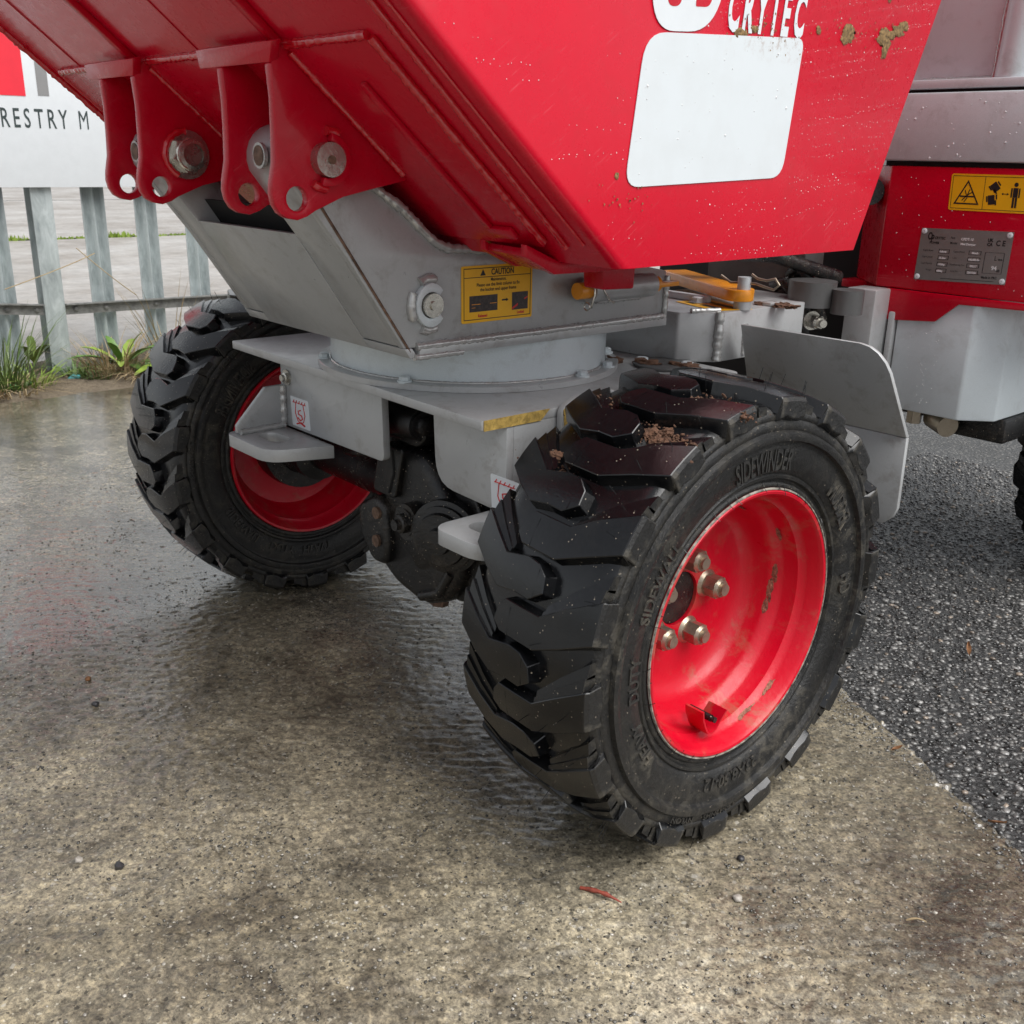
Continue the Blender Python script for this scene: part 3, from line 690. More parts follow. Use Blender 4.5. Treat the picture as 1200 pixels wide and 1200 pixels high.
# ---- wheels ------------------------------------------------------
MID = -.09
def Rtop(s): return .2905-.0095*(abs(s)/.1)**2.6
OUT_L = [(-.0375, 2.2), (-.026, .2), (.000, -.15), (.027, -.5), (.064, 2.4), (.101, 5.6)]
OUT_T = [(-.034, 5.4), (-.024, 7.7), (.004, 7.4), (.030, 7.2), (.062, 11.0), (.101, 15.2)]
IN_L = [(-.027, 2.1), (-.008, -.3), (.014, .1), (.042, -.5), (.070, 2.4), (.101, 6.3)]
IN_T = [(-.024, 5.6), (-.010, 7.8), (.008, 8.4), (.042, 7.3), (.068, 10.8), (.101, 15.1)]
def wpt(x, r, a):           # wheel-local point: a = 0 front (-Y), 90 = up
    return Vector((x, -r*math.cos(R(a)), r*math.sin(R(a))))
def lug_mesh(Lp, Tp, side, name):
    """side +1: runs to the +s shoulder. built round angle 0"""
    bm = bmesh.new(); n = len(Lp); rows_t = []; rows_b = []
    base = .2665
    K = 4
    for i in range(n):
        (sl, al), (st, at) = Lp[i], Tp[i]
        top, bot = [], []
        for k in range(K+1):
            t = k/K; s = sl+(st-sl)*t; a = al+(at-al)*t
            top.append(bm.verts.new(wpt(MID+side*s, Rtop(s), a)))
        ex = .003
        sb = sl-.003 if i == 0 else sl
        da = 1.15
        for k in range(K+1):
            t = k/K; s = sl+(st-sl)*t; a = (al-da)+(at+da*.6-al+da)*t
            if i == 0: s -= .004
            bot.append(bm.verts.new(wpt(MID+side*s, base-.004*(abs(s)/.1)**2, a)))
        rows_t.append(top); rows_b.append(bot)
    # shoulder drop onto the sidewall
    sl, al = Lp[-1]; st, at = Tp[-1]
    tops, mids = [], []
    for k in range(K+1):
        t = k/K; a = al+(at-al)*t
        mids.append(bm.verts.new(wpt(MID+side*.1040, .2755, a)))
        tops.append(bm.verts.new(wpt(MID+side*.1045, .2575+.0025*math.sin(k*1.9), a+(-.6+1.2*t))))
    rows_t += [mids, tops]
    lastb = [bm.verts.new(wpt(MID+side*.094, .2495, (al-1)+(at-al+2)*k/K)) for k in range(K+1)]
    rows_b += [[bm.verts.new(wpt(MID+side*.098, .262, (al-1.1)+(at-al+2.0)*k/K)) for k in range(K+1)], lastb]
    m_ = len(rows_t)
    for i in range(m_-1):
        for k in range(K): bm.faces.new((rows_t[i][k], rows_t[i+1][k], rows_t[i+1][k+1], rows_t[i][k+1]))
        bm.faces.new((rows_t[i][0], rows_b[i][0], rows_b[i+1][0], rows_t[i+1][0]))
        bm.faces.new((rows_t[i][K], rows_t[i+1][K], rows_b[i+1][K], rows_b[i][K]))
    for k in range(K):
        bm.faces.new((rows_t[0][k], rows_t[0][k+1], rows_b[0][k+1], rows_b[0][k]))
        bm.faces.new((rows_t[-1][k], rows_b[-1][k], rows_b[-1][k+1], rows_t[-1][k+1]))
    bmesh.ops.recalc_face_normals(bm, faces=bm.faces)
    es = [e for e in bm.edges if len(e.link_faces) == 2 and e.calc_face_angle(0) > R(38)]
    bmesh.ops.bevel(bm, geom=es, offset=.0008, segments=1, affect='EDGES', profile=.6, clamp_overlap=True)
    # stepped trailing terraces
    for (d0, d1, hh) in ((.1, 3.3, -.0034), (3.0, 6.6, -.0080)):
        seq = [(s, a) for s, a in Tp if s > .025]; seq = [(s, a-.3) for s, a in seq]
        seq[-1] = (.0965, seq[-1][1]-.4)
        q = []
        for j, (s, a) in enumerate(seq):
            f = .40+.60*j/(len(seq)-1); x = MID+side*s; h0 = Rtop(s)+hh
            q.append([bm.verts.new(wpt(x, h0, a+d0*f)), bm.verts.new(wpt(x, h0-.0022, a+d1*f)), bm.verts.new(wpt(x, .255, a+d1*f+.7)), bm.verts.new(wpt(x, .255, a+d0*f))])
        for j in range(len(q)-1):
            for k in range(4): bm.faces.new((q[j][k], q[j+1][k], q[j+1][(k+1) % 4], q[j][(k+1) % 4]))
        bm.faces.new(q[0][::-1]); bm.faces.new(q[-1])
    # mould parting line and two short sipe ridges by the tip
    for s0 in (-.0135,):
        i0 = [(j) for j in range(n-1) if Lp[j][0] <= s0 <= Lp[j+1][0]][0]
        f = (s0-Lp[i0][0])/(Lp[i0+1][0]-Lp[i0][0]); a0 = Lp[i0][1]+f*(Lp[i0+1][1]-Lp[i0][1])
        add_poly(bm, [wpt(MID+side*(s0-.0004), Rtop(s0)+.0004, a0), wpt(MID+side*(s0+.0004), Rtop(s0)+.0004, a0), wpt(MID+side*(s0+.0004), Rtop(s0)+.0004, a0+6.4), wpt(MID+side*(s0-.0004), Rtop(s0)+.0004, a0+6.4)])
    bmesh.ops.recalc_face_normals(bm, faces=bm.faces)
    me = bpy.data.meshes.new(name); bm.to_mesh(me); bm.free(); me.materials.append(M['tread']); me.materials.append(M['sidewall'])
    for p_ in me.polygons:
        if p_.normal.x*side > .72: p_.material_index = 1
    smooth_by_angle(me, 18); return me

def build_wheel_meshes(sg):
    """sg=+1: outer face towards +X; sg=-1 mirrored"""
    D = {}
    def done(bm, name, mats, ang=35):
        if sg < 0:
            for v in bm.verts: v.co.x = -v.co.x
        bmesh.ops.recalc_face_normals(bm, faces=bm.faces)
        me = bpy.data.meshes.new(name); bm.to_mesh(me); bm.free()
        for q in mats: me.materials.append(M[q])
        if ang: smooth_by_angle(me, ang)
        return me
    half = [(-.010, .1665), (-.0015, .1690), (.0005, .1735), (.0002, .1765), (-.0026, .1785), (-.0022, .1812), (.0026, .1830), (.0030, .1865), (.0010, .1885), (.0050, .1925), (.0078, .206), (.0086, .2215), (.0078, .2265), (.0086, .2285),
            (.0150, .2300), (.0160, .2345), (.0150, .2395), (.0092, .2415), (.0098, .2430), (.0096, .2500), (.0072, .2535), (.0085, .2552), (.0080, .2600), (.0030, .2655), (-.008, .2710), (-.025, .2725), (-.055, .2742), (-.09, .2750)]
    prof = half+[(-.18-x, r) for x, r in reversed(half[:-1])]
    bm = bmesh.new(); add_lathe(bm, prof, (1, 0, 0), (0, 0, 0), 144)
    bm.faces.ensure_lookup_table()
    for f_ in bm.faces:
        c_m = f_.calc_center_median()
        if math.hypot(c_m.y, c_m.z) > .2640: f_.material_index = 1
    D['tyre'] = done(bm, 'tyre', ['sidewall', 'tread'], 50)
    bm = bmesh.new(); add_lathe(bm, [(.0014, .1692), (.0030, .1694), (.0030, .1706), (.0012, .1716)], (1, 0, 0), (0, 0, 0), 144); D['bead'] = done(bm, 'bead_ring', ['beadchalk'], 50)
    # rim: dished outside, deep barrel inside
    rp = [(-.012, .1655), (-.004, .1690), (.0015, .1690), (.0030, .1672), (.0022, .1640), (-.003, .1610), (-.018, .1590), (-.024, .1560), (-.028, .1515), (-.046, .1490), (-.052, .1460), (-.056, .1400), (-.066, .1365), (-.080, .1340), (-.092, .1270), (-.0985, .1150), (-.1010, .098), (-.1010, .036), (-.1065, .036),
          (-.1070, .098), (-.1045, .115), (-.106, .130), (-.118, .1370), (-.130, .1400), (-.137, .1470), (-.155, .1500), (-.160, .1560), (-.176, .1600), (-.1822, .1640), (-.1830, .1675), (-.1810, .1690), (-.174, .1690), (-.168, .1655)]
    bm = bmesh.new(); add_lathe(bm, rp, (1, 0, 0), (0, 0, 0), 96); D['rim'] = done(bm, 'rim', ['rim'], 40)
    bm = bmesh.new()
    add_lathe(bm, [(-.103, .0001), (-.1035, .020), (-.105, .0345), (-.1075, .0345), (-.1078, .088), (-.128, .090), (-.150, .088), (-.152, .06), (-.20, .055), (-.2, .0001)], (1, 0, 0), (0, 0, 0), 40)
    D['hub'] = done(bm, 'hub', ['axle'])
    for k in range(5):
        a = R(7+72*k); bm = bmesh.new(); p = Vector((-.1010, .0555*math.cos(a), .0555*math.sin(a)))
        hexnut(bm, p, (1, 0, 0), .0152, .026, .2+k); add_cyl(bm, p+Vector((.024, 0, 0)), p+Vector((.031, 0, 0)), .0078, n=16); add_cyl(bm, p, p+Vector((.004, 0, 0)), .0190, .0155, n=20)
        bev(bm, .0008, 1); D['nut%d' % k] = done(bm, 'wheel_nut', ['nut'])
    # valve guard: bent strip, stem inside it
    bm = bmesh.new(); a = R(-101); rad = Vector((0, math.cos(a), math.sin(a))); tan = Vector((0, -rad.z, rad.y))
    path = [(-.030, .112), (-.020, .126), (-.010, .140), (-.004, .146), (.004, .147), (.011, .142), (.016, .132), (.019, .116)]
    V4 = []
    for i, (t, r) in enumerate(path):
        q = path[min(i+1, 7)]; q0 = path[max(i-1, 0)]; tg = Vector((q[0]-q0[0], q[1]-q0[1])).normalized(); nn = Vector((-tg.y, tg.x))*.0012
        for sgn in (1, -1):
            for xx in (-.012, -.040): V4.append(bm.verts.new(Vector((xx+(.004 if i in (0, 7) else 0), 0, 0))+rad*(r+sgn*nn.y)+tan*(t+sgn*nn.x)))
    for i in range(7):
        A = V4[i*4:i*4+4]; B = V4[i*4+4:i*4+8]
        for (p, q) in ((0, 1), (1, 3), (3, 2), (2, 0)): bm.faces.new((A[p], A[q], B[q], B[p]))
    bm.faces.new([V4[i] for i in (0, 1, 3, 2)]); bm.faces.new([V4[28+i] for i in (0, 1, 3, 2)])
    D['guard'] = done(bm, 'valve_guard', ['rim'], 50)
    bm = bmesh.new(); p = rad*.128+tan*.001; add_cyl(bm, p+Vector((-.050, 0, 0)), p+Vector((-.016, 0, 0)), .0046, n=14); add_cyl(bm, p+Vector((-.016, 0, 0)), p+Vector((-.010, 0, 0)), .0038, n=14); bev(bm, .0006, 1)
    D['valve'] = done(bm, 'valve_stem', ['axle'])
    # raised sidewall lettering, outer and inner face
    def ring_text(bm, s, r0, acen, size, sx, flip, base, off=.0, sp=1.0, up=1):
        vs_, fs = text_mesh(s, size, off, 'CENTER', 2)
        def fn(a, b, c):
            r = r0+up*b; ang = R(acen)-(a*sx/r0)*flip*up
            xx = base+c
            return Vector((xx if flip > 0 else -.18-xx, math.cos(ang)*r, math.sin(ang)*r))
        add_text(bm, s, fn, size, sx, off, 'CENTER', .0022)
    # angles here: 0 = +Y (rear), 90 = up, seen from outside with +Y on the right
    D['words'] = []
    for fl in (1, -1):
        for (wd_, r0_, a_o, a_i, size_, sx_w, off_, bs_) in (('SIDEWINDER', .1950, 91, 140, .035, .70, .0005, .0076), ('MUDDER', .1950, 36, 74, .035, .70, .0005, .0076), ('HD', .1950, 1, 36, .035, .75, .0005, .0076),
                ('HEAVY', .1950, 206, 268, .022, .95, .0003, .0074), ('DUTY', .1950, 181, 246, .022, .95, .0003, .0074), ('SIDEWALL', .1950, 149, 218, .022, .95, .0003, .0074),
                ('23X8.50-12', .1965, 268, 318, .024, .95, .0004, .0074), ('NYLON', .2435, 246, 132, .0100, 1.15, .0002, .0092), ('8.50-12NHS', .2435, 264, 176, .0100, 1.15, .0002, .0092)):
            bm = bmesh.new(); ring_text(bm, wd_, r0_, a_o if fl > 0 else a_i, size_, sx_w, fl, bs_, off_)
            D['words'].append(done(bm, 'sidewall_lettering', ['letter'], 0))
    # fine rubber vent hairs round the beads and lug ends
    bm = bmesh.new(); rr = random.Random(11)
    for i in range(46):
        a = R(i*360/46+rr.uniform(-2, 2)); d = Vector((0, math.cos(a), math.sin(a))); t = Vector((0, -d.z, d.y))
        p = d*.178+Vector((-.001, 0, 0)); q = p-d*rr.uniform(.006, .014)+Vector((rr.uniform(.003, .009), 0, 0))+t*rr.uniform(-.004, .004)
        add_tube(bm, [p, p.lerp(q, .5)+t*.001, q], .0004, 4)
    for i in range(60):
        a = R(rr.uniform(0, 360)); d = Vector((0, math.cos(a), math.sin(a))); x = rr.uniform(-.09, .012); s = x+.09
        p = d*(Rtop(min(s, .1))-.004)+Vector((x, 0, 0)); q = p+d*rr.uniform(.012, .019)+Vector((rr.uniform(-.003, .003), 0, 0))
        add_tube(bm, [p, q], .0004, 4)
    D['hairs'] = done(bm, 'rubber_hairs', ['tread'], 0)
    for nm, Lp, Tp, sd in (('lug_out', OUT_L, OUT_T, 1), ('lug_in', IN_L, IN_T, -1)):
        me = lug_mesh(Lp, Tp, sd, 'tread_block')
        if sg < 0:
            b2 = bmesh.new(); b2.from_mesh(me)
            for v in b2.verts: v.co.x = -v.co.x
            bmesh.ops.reverse_faces(b2, faces=b2.faces); b2.to_mesh(me); b2.free()
        D[nm] = me
    return D
def place_wheel(D, loc, phase, label):
    wmat = Matrix.Translation(loc)
    wh = empty('wheel', loc, root)
    if label: wh['label'] = label
    for k, nm in (('tyre', 'tyre'), ('bead', 'bead_ring'), ('rim', 'rim'), ('hub', 'hub'), ('guard', 'valve_guard'), ('valve', 'valve_stem'), ('hairs', 'rubber_hairs')):
        link(bpy.data.objects.new(nm, D[k]), wh, wmat)
    for q in D['words']: link(bpy.data.objects.new('sidewall_lettering', q), wh, wmat)
    for k in range(5): link(bpy.data.objects.new('wheel_nut', D['nut%d' % k]), wh, wmat)
    for k in range(18):
        for nm, a in (('lug_out', phase), ('lug_in', phase-10.2)):
            # wpt angle grows from front over the top: a rotation about -X
            link(bpy.data.objects.new('tread_block', D[nm]), wh, wmat@Matrix.Rotation(-R(a+20*k), 4, 'X'))
    return wh
DW = build_wheel_meshes(1); DM = build_wheel_meshes(-1)
near_w = place_wheel(DW, (0, 0, Z0), 7.1, 'nearest wheel, showing its red dished rim and nuts')
far_w = place_wheel(DM, (-1.176, 0, Z0), 12.0, 'front wheel on the far left, seen from its inner side')
place_wheel(DW, (.0, 1.45, Z0), 3.0, 'rear wheel cut off at the right edge')
# soil caught in the tread of the near wheel
rr = random.Random(4)
for (x, a, n_) in ((-.118, 44, 34), (-.165, 46, 26), (-.02, 61, 40), (-.05, 63, 26), (-.155, 66, 30), (.0, 78, 22), (-.05, 80, 16)):
    bm = bmesh.new()
    for i in range(n_*5):
        c = wpt(x+rr.gauss(0, .014), .2725+abs(rr.gauss(0, .004)), a+rr.gauss(0, 1.9))+Vector((0, 0, Z0))
        mm = Matrix.Translation(c)@Matrix.Rotation(rr.uniform(0, 6), 4, (rr.random(), rr.random(), rr.random()+.1))@Matrix.Diagonal((rr.uniform(.6, 2.6), 1, rr.uniform(.4, 1), 1))
        bmesh.ops.create_icosphere(bm, subdivisions=1, radius=rr.uniform(.0006, .0021), matrix=mm)
    for i in range(max(3, n_//8)):
        res = bmesh.ops.create_icosphere(bm, subdivisions=3, radius=1); aa = a+rr.gauss(0, 1.5); xx = x+rr.gauss(0, .011); c0 = wpt(xx, .2765, aa)+Vector((0, 0, Z0)); rd = wpt(0, 1, aa); tg_ = Vector((0, rd.z, -rd.y)); s1, s2 = rr.uniform(.006, .014), rr.uniform(.004, .009)
        for v in res['verts']:
            q = v.co.copy(); k_ = 1+.6*noise.noise(q*2.2+Vector((i*3.1, a, x*50)))+.5*noise.noise(q*6+Vector((a, i, 2)))
            v.co = c0+(Vector((1, 0, 0))*q.x*s1+tg_*q.y*s2+rd*q.z*.0030)*k_
    tag(mk('soil_crumbs', bm, 'soil', near_w, 0), None, None, None, 'stuff')

for (x, r_, a, s1, s2, sd_) in ((-.058, .1395, 6, .012, .006, 1), (-.060, .138, -4, .016, .005, 2), (-.062, .1375, -14, .010, .004, 3), (-.050, .147, 30, .010, .004, 4), (-.020, .158, -52, .012, .004, 5), (-.022, .157, -70, .016, .004, 6), (-.098, .118, 140, .010, .006, 7), (-.070, .1355, 60, .008, .004, 8)):
    bm = bmesh.new(); res = bmesh.ops.create_icosphere(bm, subdivisions=4, radius=1); rd = Vector((0, math.cos(R(a)), math.sin(R(a)))); tg_ = Vector((0, -rd.z, rd.y)); c0 = rd*r_+Vector((x, 0, Z0))
    for v in res['verts']:
        q = v.co.copy(); k_ = 1+.7*noise.noise(q*2.0+Vector((sd_*3.1, 0, 1)))+.6*noise.noise(q*5+Vector((sd_, 4, 2)))
        v.co = c0+(tg_*q.x*s1+Vector((1, 0, 0))*q.y*s2+rd*q.z*.0007)*k_
    tag(mk('mud_splash', bm, 'mud_dull', near_w, 60), None, None, None, 'stuff')
# ---- axle, gearbox -----------------------------------------------
ax = empty('axle', (-.57, 0, Z0), root)
lathe('axle_tube', [(-1.0, .058), (-.965, .058), (-.955, .036), (-.80, .036), (-.74, .037), (-.70, .048), (-.66, .062), (-.36, .062), (-.33, .046), (-.30, .036), (-.17, .036), (-.165, .058), (-.14, .058)], (1, 0, 0), (0, 0, Z0), 'axle', ax, 32)
def cast(name, xz, y0, y1, r=.010, b=.008):
    return py(name, roundpoly(xz, r, 4), y0, y1, 'axle', ax, b, seg=4)
cast('gearbox_housing', [(-.615, .25), (-.605, .335), (-.58, .40), (-.50, .405), (-.455, .36), (-.415, .31), (-.408, .24), (-.44, .188), (-.50, .162), (-.575, .175), (-.625, .205)], -.112, .03, .02, .018)
cast('gearbox_cover', [(-.648, .292), (-.600, .318), (-.575, .305), (-.568, .245), (-.575, .208), (-.612, .205), (-.646, .245)], -.128, -.070, .014, .010)
cast('gearbox_neck', [(-.612, .322), (-.592, .402), (-.530, .405), (-.552, .322)], -.122, -.060, .010, .010)
tube('casting_seam', [(-.566, -.1225, .330), (-.552, -.1225, .365), (-.556, -.122, .398)], .0022, 'hole', ax, 6)
cast('clamp_block', [(-.607, .415), (-.602, .455), (-.490, .465), (-.478, .432), (-.500, .412)], -.118, -.055, .012, .010)
cyl('clamp_barrel', (-.607, -.108, .437), (-.492, -.114, .447), .0225, 'axle', ax, 28, .006)
bolt('bolt', (-.4905, -.114, .447), (1, -.12, .05), .0145, .011, 'axle', ax)
lathe('differential_bulge', [(-.105, .02), (-.10, .045), (-.085, .070), (-.055, .088), (-.02, .094), (.02, .094), (.05, .085), (.07, .06)], (.25, 1, 0), (-.505, -.01, .262), 'axle', ax, 40, sm=60)
for k in range(7):
    a = R(20+k*50); u_, v_, w_ = frame((.25, 1, 0)); p = Vector((-.505, -.01, .262))-w_*.062+(u_*math.cos(a)+v_*math.sin(a))*.076
    bolt('bolt', p, -w_, .0080, .008, 'axle', ax)
cyl('boss', (-.505, -.10, .302), (-.505, -.136, .302), .028, 'axle', ax, 28, .004)
bolt('bolt', (-.505, -.136, .302), (0, -1, 0), .015, .014, 'axle', ax, .007)
cast('gearbox_side', [(-.475, .405), (-.405, .36), (-.37, .29), (-.385, .215), (-.44, .18), (-.50, .20)], -.088, .02, .02, .016)
lathe('pinion_ring', [(-.02, .050), (.0, .055), (.010, .055), (.012, .048), (.018, .048), (.020, .040), (.026, .038), (.028, .020), (.036, .018), (.037, .0002)], (.45, -1, 0), (-.440, -.108, .295), 'axle', ax, 40)
for (x, z) in ((-.590, .292), (-.592, .246)): cyl('plug', (x, -.124, z), (x, -.1325, z), .0095, 'rust', ax, 18, .002)
tube('cast_rib', [(-.500, -.112, .180), (-.455, -.112, .200), (-.43, -.11, .24)], .008, 'axle', ax, 10, .01)
cyl('drive_shaft', (-.43, -.03, .345), (-.26, -.02, .355), .022, 'axle', ax, 18)
cyl('shaft_collar', (-.36, -.027, .349), (-.335, -.026, .350), .031, 'axle', ax, 24, .004)
cyl('drain_plug', (-.515, -.065, .170), (-.515, -.068, .148), .015, 'rust', ax, 6)
cyl('upper_hose', (-.545, -.09, .44), (-.505, .10, .50), .034, 'axle', ax, 20)
tube('brake_hose', [(-.80, -.05, .33), (-.72, -.085, .35), (-.64, -.08, .37), (-.58, -.05, .42)], .007, 'axle', ax, 10, .012)
tag(blob('caked_mud', (-.505, -.098, .178), (.022, .007, .007), 'mud_dull', ax, 4, 3, .8), None, None, None, 'stuff')
# ---- lower frame: turntable plate, front beam, brackets ------------
lf = empty('lower_frame', (-.567, 0, .45), root)
ZP = .5126
plate_xy = roundpoly([(-.925, -.186), (-.262, -.194), (-.262, .31), (-.925, .31)], [.004, .004, .02, .02])
pz('turntable_plate', plate_xy, ZP-.0125, ZP, 'silver', lf, .0012)
# scraped bright edge at the near front corner
prism('scraped_edge', [(-.2618, -.192, ZP-.0127), (-.2618, -.192, ZP+.0004), (-.2618, -.085, ZP+.0004), (-.2618, -.10, ZP-.0127)], (.0016, 0, 0), 'gold', lf, 0)
def beam(name, xz, y0=-.155, y1=-.143): return py(name, xz, y0, y1, 'silver', lf, .0012)
beam('front_beam', roundpoly([(-.822, .500), (-.822, .388), (-.530, .391), (-.534, .500)], [0, .002, .012, 0]))
beam('front_beam', roundpoly([(-.412, .500), (-.406, .391), (-.262, .386), (-.262, .500)], [0, .038, .002, 0]))
px('side_beam', [(-.143, .500), (-.143, .388), (.30, .388), (.30, .500)], -.822, -.810, 'silver', lf)
px('side_beam', [(-.143, .500), (-.143, .388), (.30, .388), (.30, .500)], -.274, -.262, 'silver', lf)
py('rear_beam', [(-.81, .5), (-.81, .39), (-.274, .39), (-.274, .5)], .10, .112, 'silver_dirty_shaded', lf)
box('cross_web', -.70, -.45, -.05, -.04, .40, .50, 'hole', lf)
# upright lug standing on the plate's near edge, worn to bare metal
px('upright_lug', roundpoly([(-.072, .44), (-.075, .514), (-.05, .526), (.02, .526), (.02, .44)], [0, .012, .014, 0, 0]), -.2595, -.249, 'silver', lf, .002)
prism('scraped_edge', [(-.2488, -.070, .485), (-.2488, -.073, .512), (-.2488, -.05, .5235), (-.2488, -.025, .5235), (-.2488, -.04, .50)], (.0009, 0, 0), 'gold', lf, 0)
bolt('bolt', (-.801, -.155, .4685), (0, -1, 0), .0095, .007, 'steel', lf, .004)
def tie_bracket(cx, sgn, x0, x1, nm_label=None):
    hole = [(cx+.0265*math.cos(t)*1.0, -.208+.0165*math.sin(t)) for t in [i*2*math.pi/20 for i in range(20)]]
    hole = [(cx+(1 if math.cos(t) > 0 else -1)*.014+.016*math.cos(t), -.203+.0165*math.sin(t)) for t in [(i+.5)*2*math.pi/20 for i in range(20)]]
    pz('tie_down_plate', roundpoly([(x0, -.1555), (x0, -.236), (x0+.012, -.252), (x1-.035, -.252), (x1, -.1555)], [.0, .012, .02, .03, 0]), .366, .3855, 'silver', lf, .0018, [hole])
tie_bracket(-.765, 1, -.838, -.665)
tie_bracket(-.235, -1, -.288, -.16)
prism('gusset', [(-.817, -.1555, .388), (-.817, -.243, .388), (-.817, -.243, .400), (-.817, -.190, .455), (-.817, -.1555, .456)], (.008, 0, 0), 'silver', lf, .001)
weld([(-.811, -.159, .393), (-.811, -.159, .455)], lf, .007)
weld([(-.808, -.160, .3895), (-.808, -.238, .3895)], lf, .005)
# lashing-point stickers
def hook_sticker(o, rx, uy, nz, wd, ht):
    f = plane_fn(o, rx, uy, nz)
    decal('lashing_sticker', [f(*p) for p in roundpoly([(0, 0), (wd, 0), (wd, ht), (0, ht)], .003, 3)], nz, 'white', lf, .0006)
    bm = bmesh.new(); nz = Vector(nz); lift = nz*.0010
    def ln(pts, r=.0007): add_tube(bm, [f(a*wd, b*ht)+lift for a, b in pts], r, 4)
    ln([(.14, .82), (.84, .82)])
    for k in range(5): ln([(.16+k*.15, .80), (.22+k*.15, .90)])
    ln([(.30, .82), (.24, .45), (.34, .22), (.5, .14)]); ln([(.70, .82), (.76, .45), (.66, .22), (.5, .14)])
    ln([(.55, .60), (.40, .55), (.42, .44), (.58, .42), (.62, .32), (.48, .24), (.36, .32)], .0012); ln([(.28, .10), (.5, .17), (.72, .10)], .0016)
    mk('lashing_symbol', bm, 'redink', lf, 0)
hook_sticker((-.789, -.1552, .3935), (1, 0, .01), (-.08, 0, 1), (0, -1, 0), .056, .0475)
hook_sticker((-.287, -.1552, .3865), (1, 0, 0), (-.08, 0, 1), (0, -1, 0), .056, .0475)
# turntable ring
CT = (-.567, .030)
tt = empty('turntable', (CT[0], CT[1], ZP), root)
lathe('ring_flange', [(0, .19), (.0, .2285), (.0075, .2285), (.0085, .2275), (.0085, .19)], (0, 0, 1), (CT[0], CT[1], ZP+.0005), 'silver', tt, 128)
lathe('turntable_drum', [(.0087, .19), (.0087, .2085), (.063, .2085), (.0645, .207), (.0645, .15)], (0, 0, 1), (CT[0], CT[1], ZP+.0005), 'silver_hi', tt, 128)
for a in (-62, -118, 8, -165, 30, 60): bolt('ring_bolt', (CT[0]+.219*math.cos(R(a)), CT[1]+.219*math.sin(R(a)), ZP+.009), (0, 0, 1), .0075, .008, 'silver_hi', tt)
weld([(CT[0]+.2105*math.cos(R(a)), CT[1]+.2105*math.sin(R(a)), ZP+.0095) for a in range(-200, 61, 3)], tt, .0022)
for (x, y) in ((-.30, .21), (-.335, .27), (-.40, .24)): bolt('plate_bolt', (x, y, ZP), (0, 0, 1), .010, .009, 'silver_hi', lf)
pz('cover_disc', circ(-.36, .25, .05, 28), ZP+.0006, ZP+.005, 'silver_dirty_shaded', lf)
for k in range(3): tag(blob('soil_patch', (-.43+.05*k, .20+.03*k, ZP+.004), (.022, .016, .006), 'soil', lf, k, 3, .7), None, None, None, 'stuff')
tag(blob('soil_patch', (-.80, .02, ZP+.005), (.05, .03, .012), 'soil', lf, 7, 3, .8), None, None, None, 'stuff')
weld([(-.845, -.03, ZP+.004), (-.80, .03, ZP+.006)], lf, .009)
# ---- upper frame ---------------------------------------------------
uf = empty('upper_frame', (CT[0], CT[1], .58), root)
ZU = .577; SL = .68; PIN = (-.352, .8045)
def fy(z): return -.231-SL*(z-ZU)          # front plane
XR, XL = -.357, -.765
pz('bottom_plate', [(XR+.004, -.2185), (XR+.004, .236), (XL, .236), (XL, -.2185)], ZU, ZU+.012, 'silver', uf, .001)
back_edge = [(-.275, .774), (-.240, .752), (-.206, .723), (-.190, .711), (-.172, .7045), (-.112, .7005), (.05, .690), (.2326, .657), (.2326, .5895)]
arm = [(-.2165, .5895), (fy(.5895)+.0005, .5895), (fy(.70), .70)]+circ(PIN[0], PIN[1], .0365, 12, 202, 40)+back_edge
for x0, x1 in ((XR-.012, XR), (XL, XL+.012)): px('side_plate', arm, x0, x1, 'silver', uf, .0015)
armb = [(fy(.5905)+.001, .5905), (fy(.70)+.001, .70)]+circ(PIN[0], PIN[1], .0355, 12, 202, 20)+[(-.300, .78), (-.21, .62), (-.205, .5905)]
for x0, x1 in ((-.446, XR-.0125), (XL+.0125, -.706)): px('hinge_arm', armb, x0, x1, 'silver', uf, .002)
prism('front_plate', [(x, fy(z), z) for x, z in [(-.7055, ZU), (-.4465, ZU), (-.4465, .7205), (-.7055, .7205)]], (0, .0115, 0), 'silver', uf, .001)
for x0, x1 in ((XL, -.7060), (-.4460, XR+.002)): prism('front_foot', [(x, fy(z), z) for x, z in [(x0, ZU), (x1, ZU), (x1, .5893), (x0, .5893)]], (0, .0115, 0), 'silver', uf, .001)
py('rear_plate', [(XL+.013, .59), (XR-.013, .59), (XR-.013, .65), (XL+.013, .65)], .218, .230, 'silver', uf)
prism('recess_shade_plate', [(x, fy(z)+.03, z) for x, z in [(-.7050, .60), (-.4470, .60), (-.4470, .748), (-.7050, .748)]], (0, .01, 0), 'hole', uf, 0)  # black plate added behind the notch to paint the recess in shade
weld([(XR+.0015, y, ZU+.014) for y in (-.222, -.1, .05, .15, .228)], uf, .0048)
weld([(XR+.001, -.225, ZU+.001), (XR+.001, -.15, ZU+.0005)], uf, .0042)
weld([(XR+.001, .232, ZU+.012), (XR+.001, .234, .650)], uf, .005)
weld([(XR+.001, y, z+.0005) for y, z in ((-.290, .7815), (-.275, .774), (-.240, .752), (-.206, .723), (-.190, .711), (-.172, .7045), (-.112, .7005), (-.03, .696))], uf, .0058)
tube('groove', [(XR+.0006, fy(.585)+.006, .585), (XR+.0006, fy(.76)+.006, .76)], .0017, 'rust', uf, 6)
cyl('grease_hole', (-.400, PIN[0]-.0385, PIN[1]+.0025), (-.400, PIN[0]-.0425, PIN[1]+.0025), .0135, 'weld', uf, 24, .001)
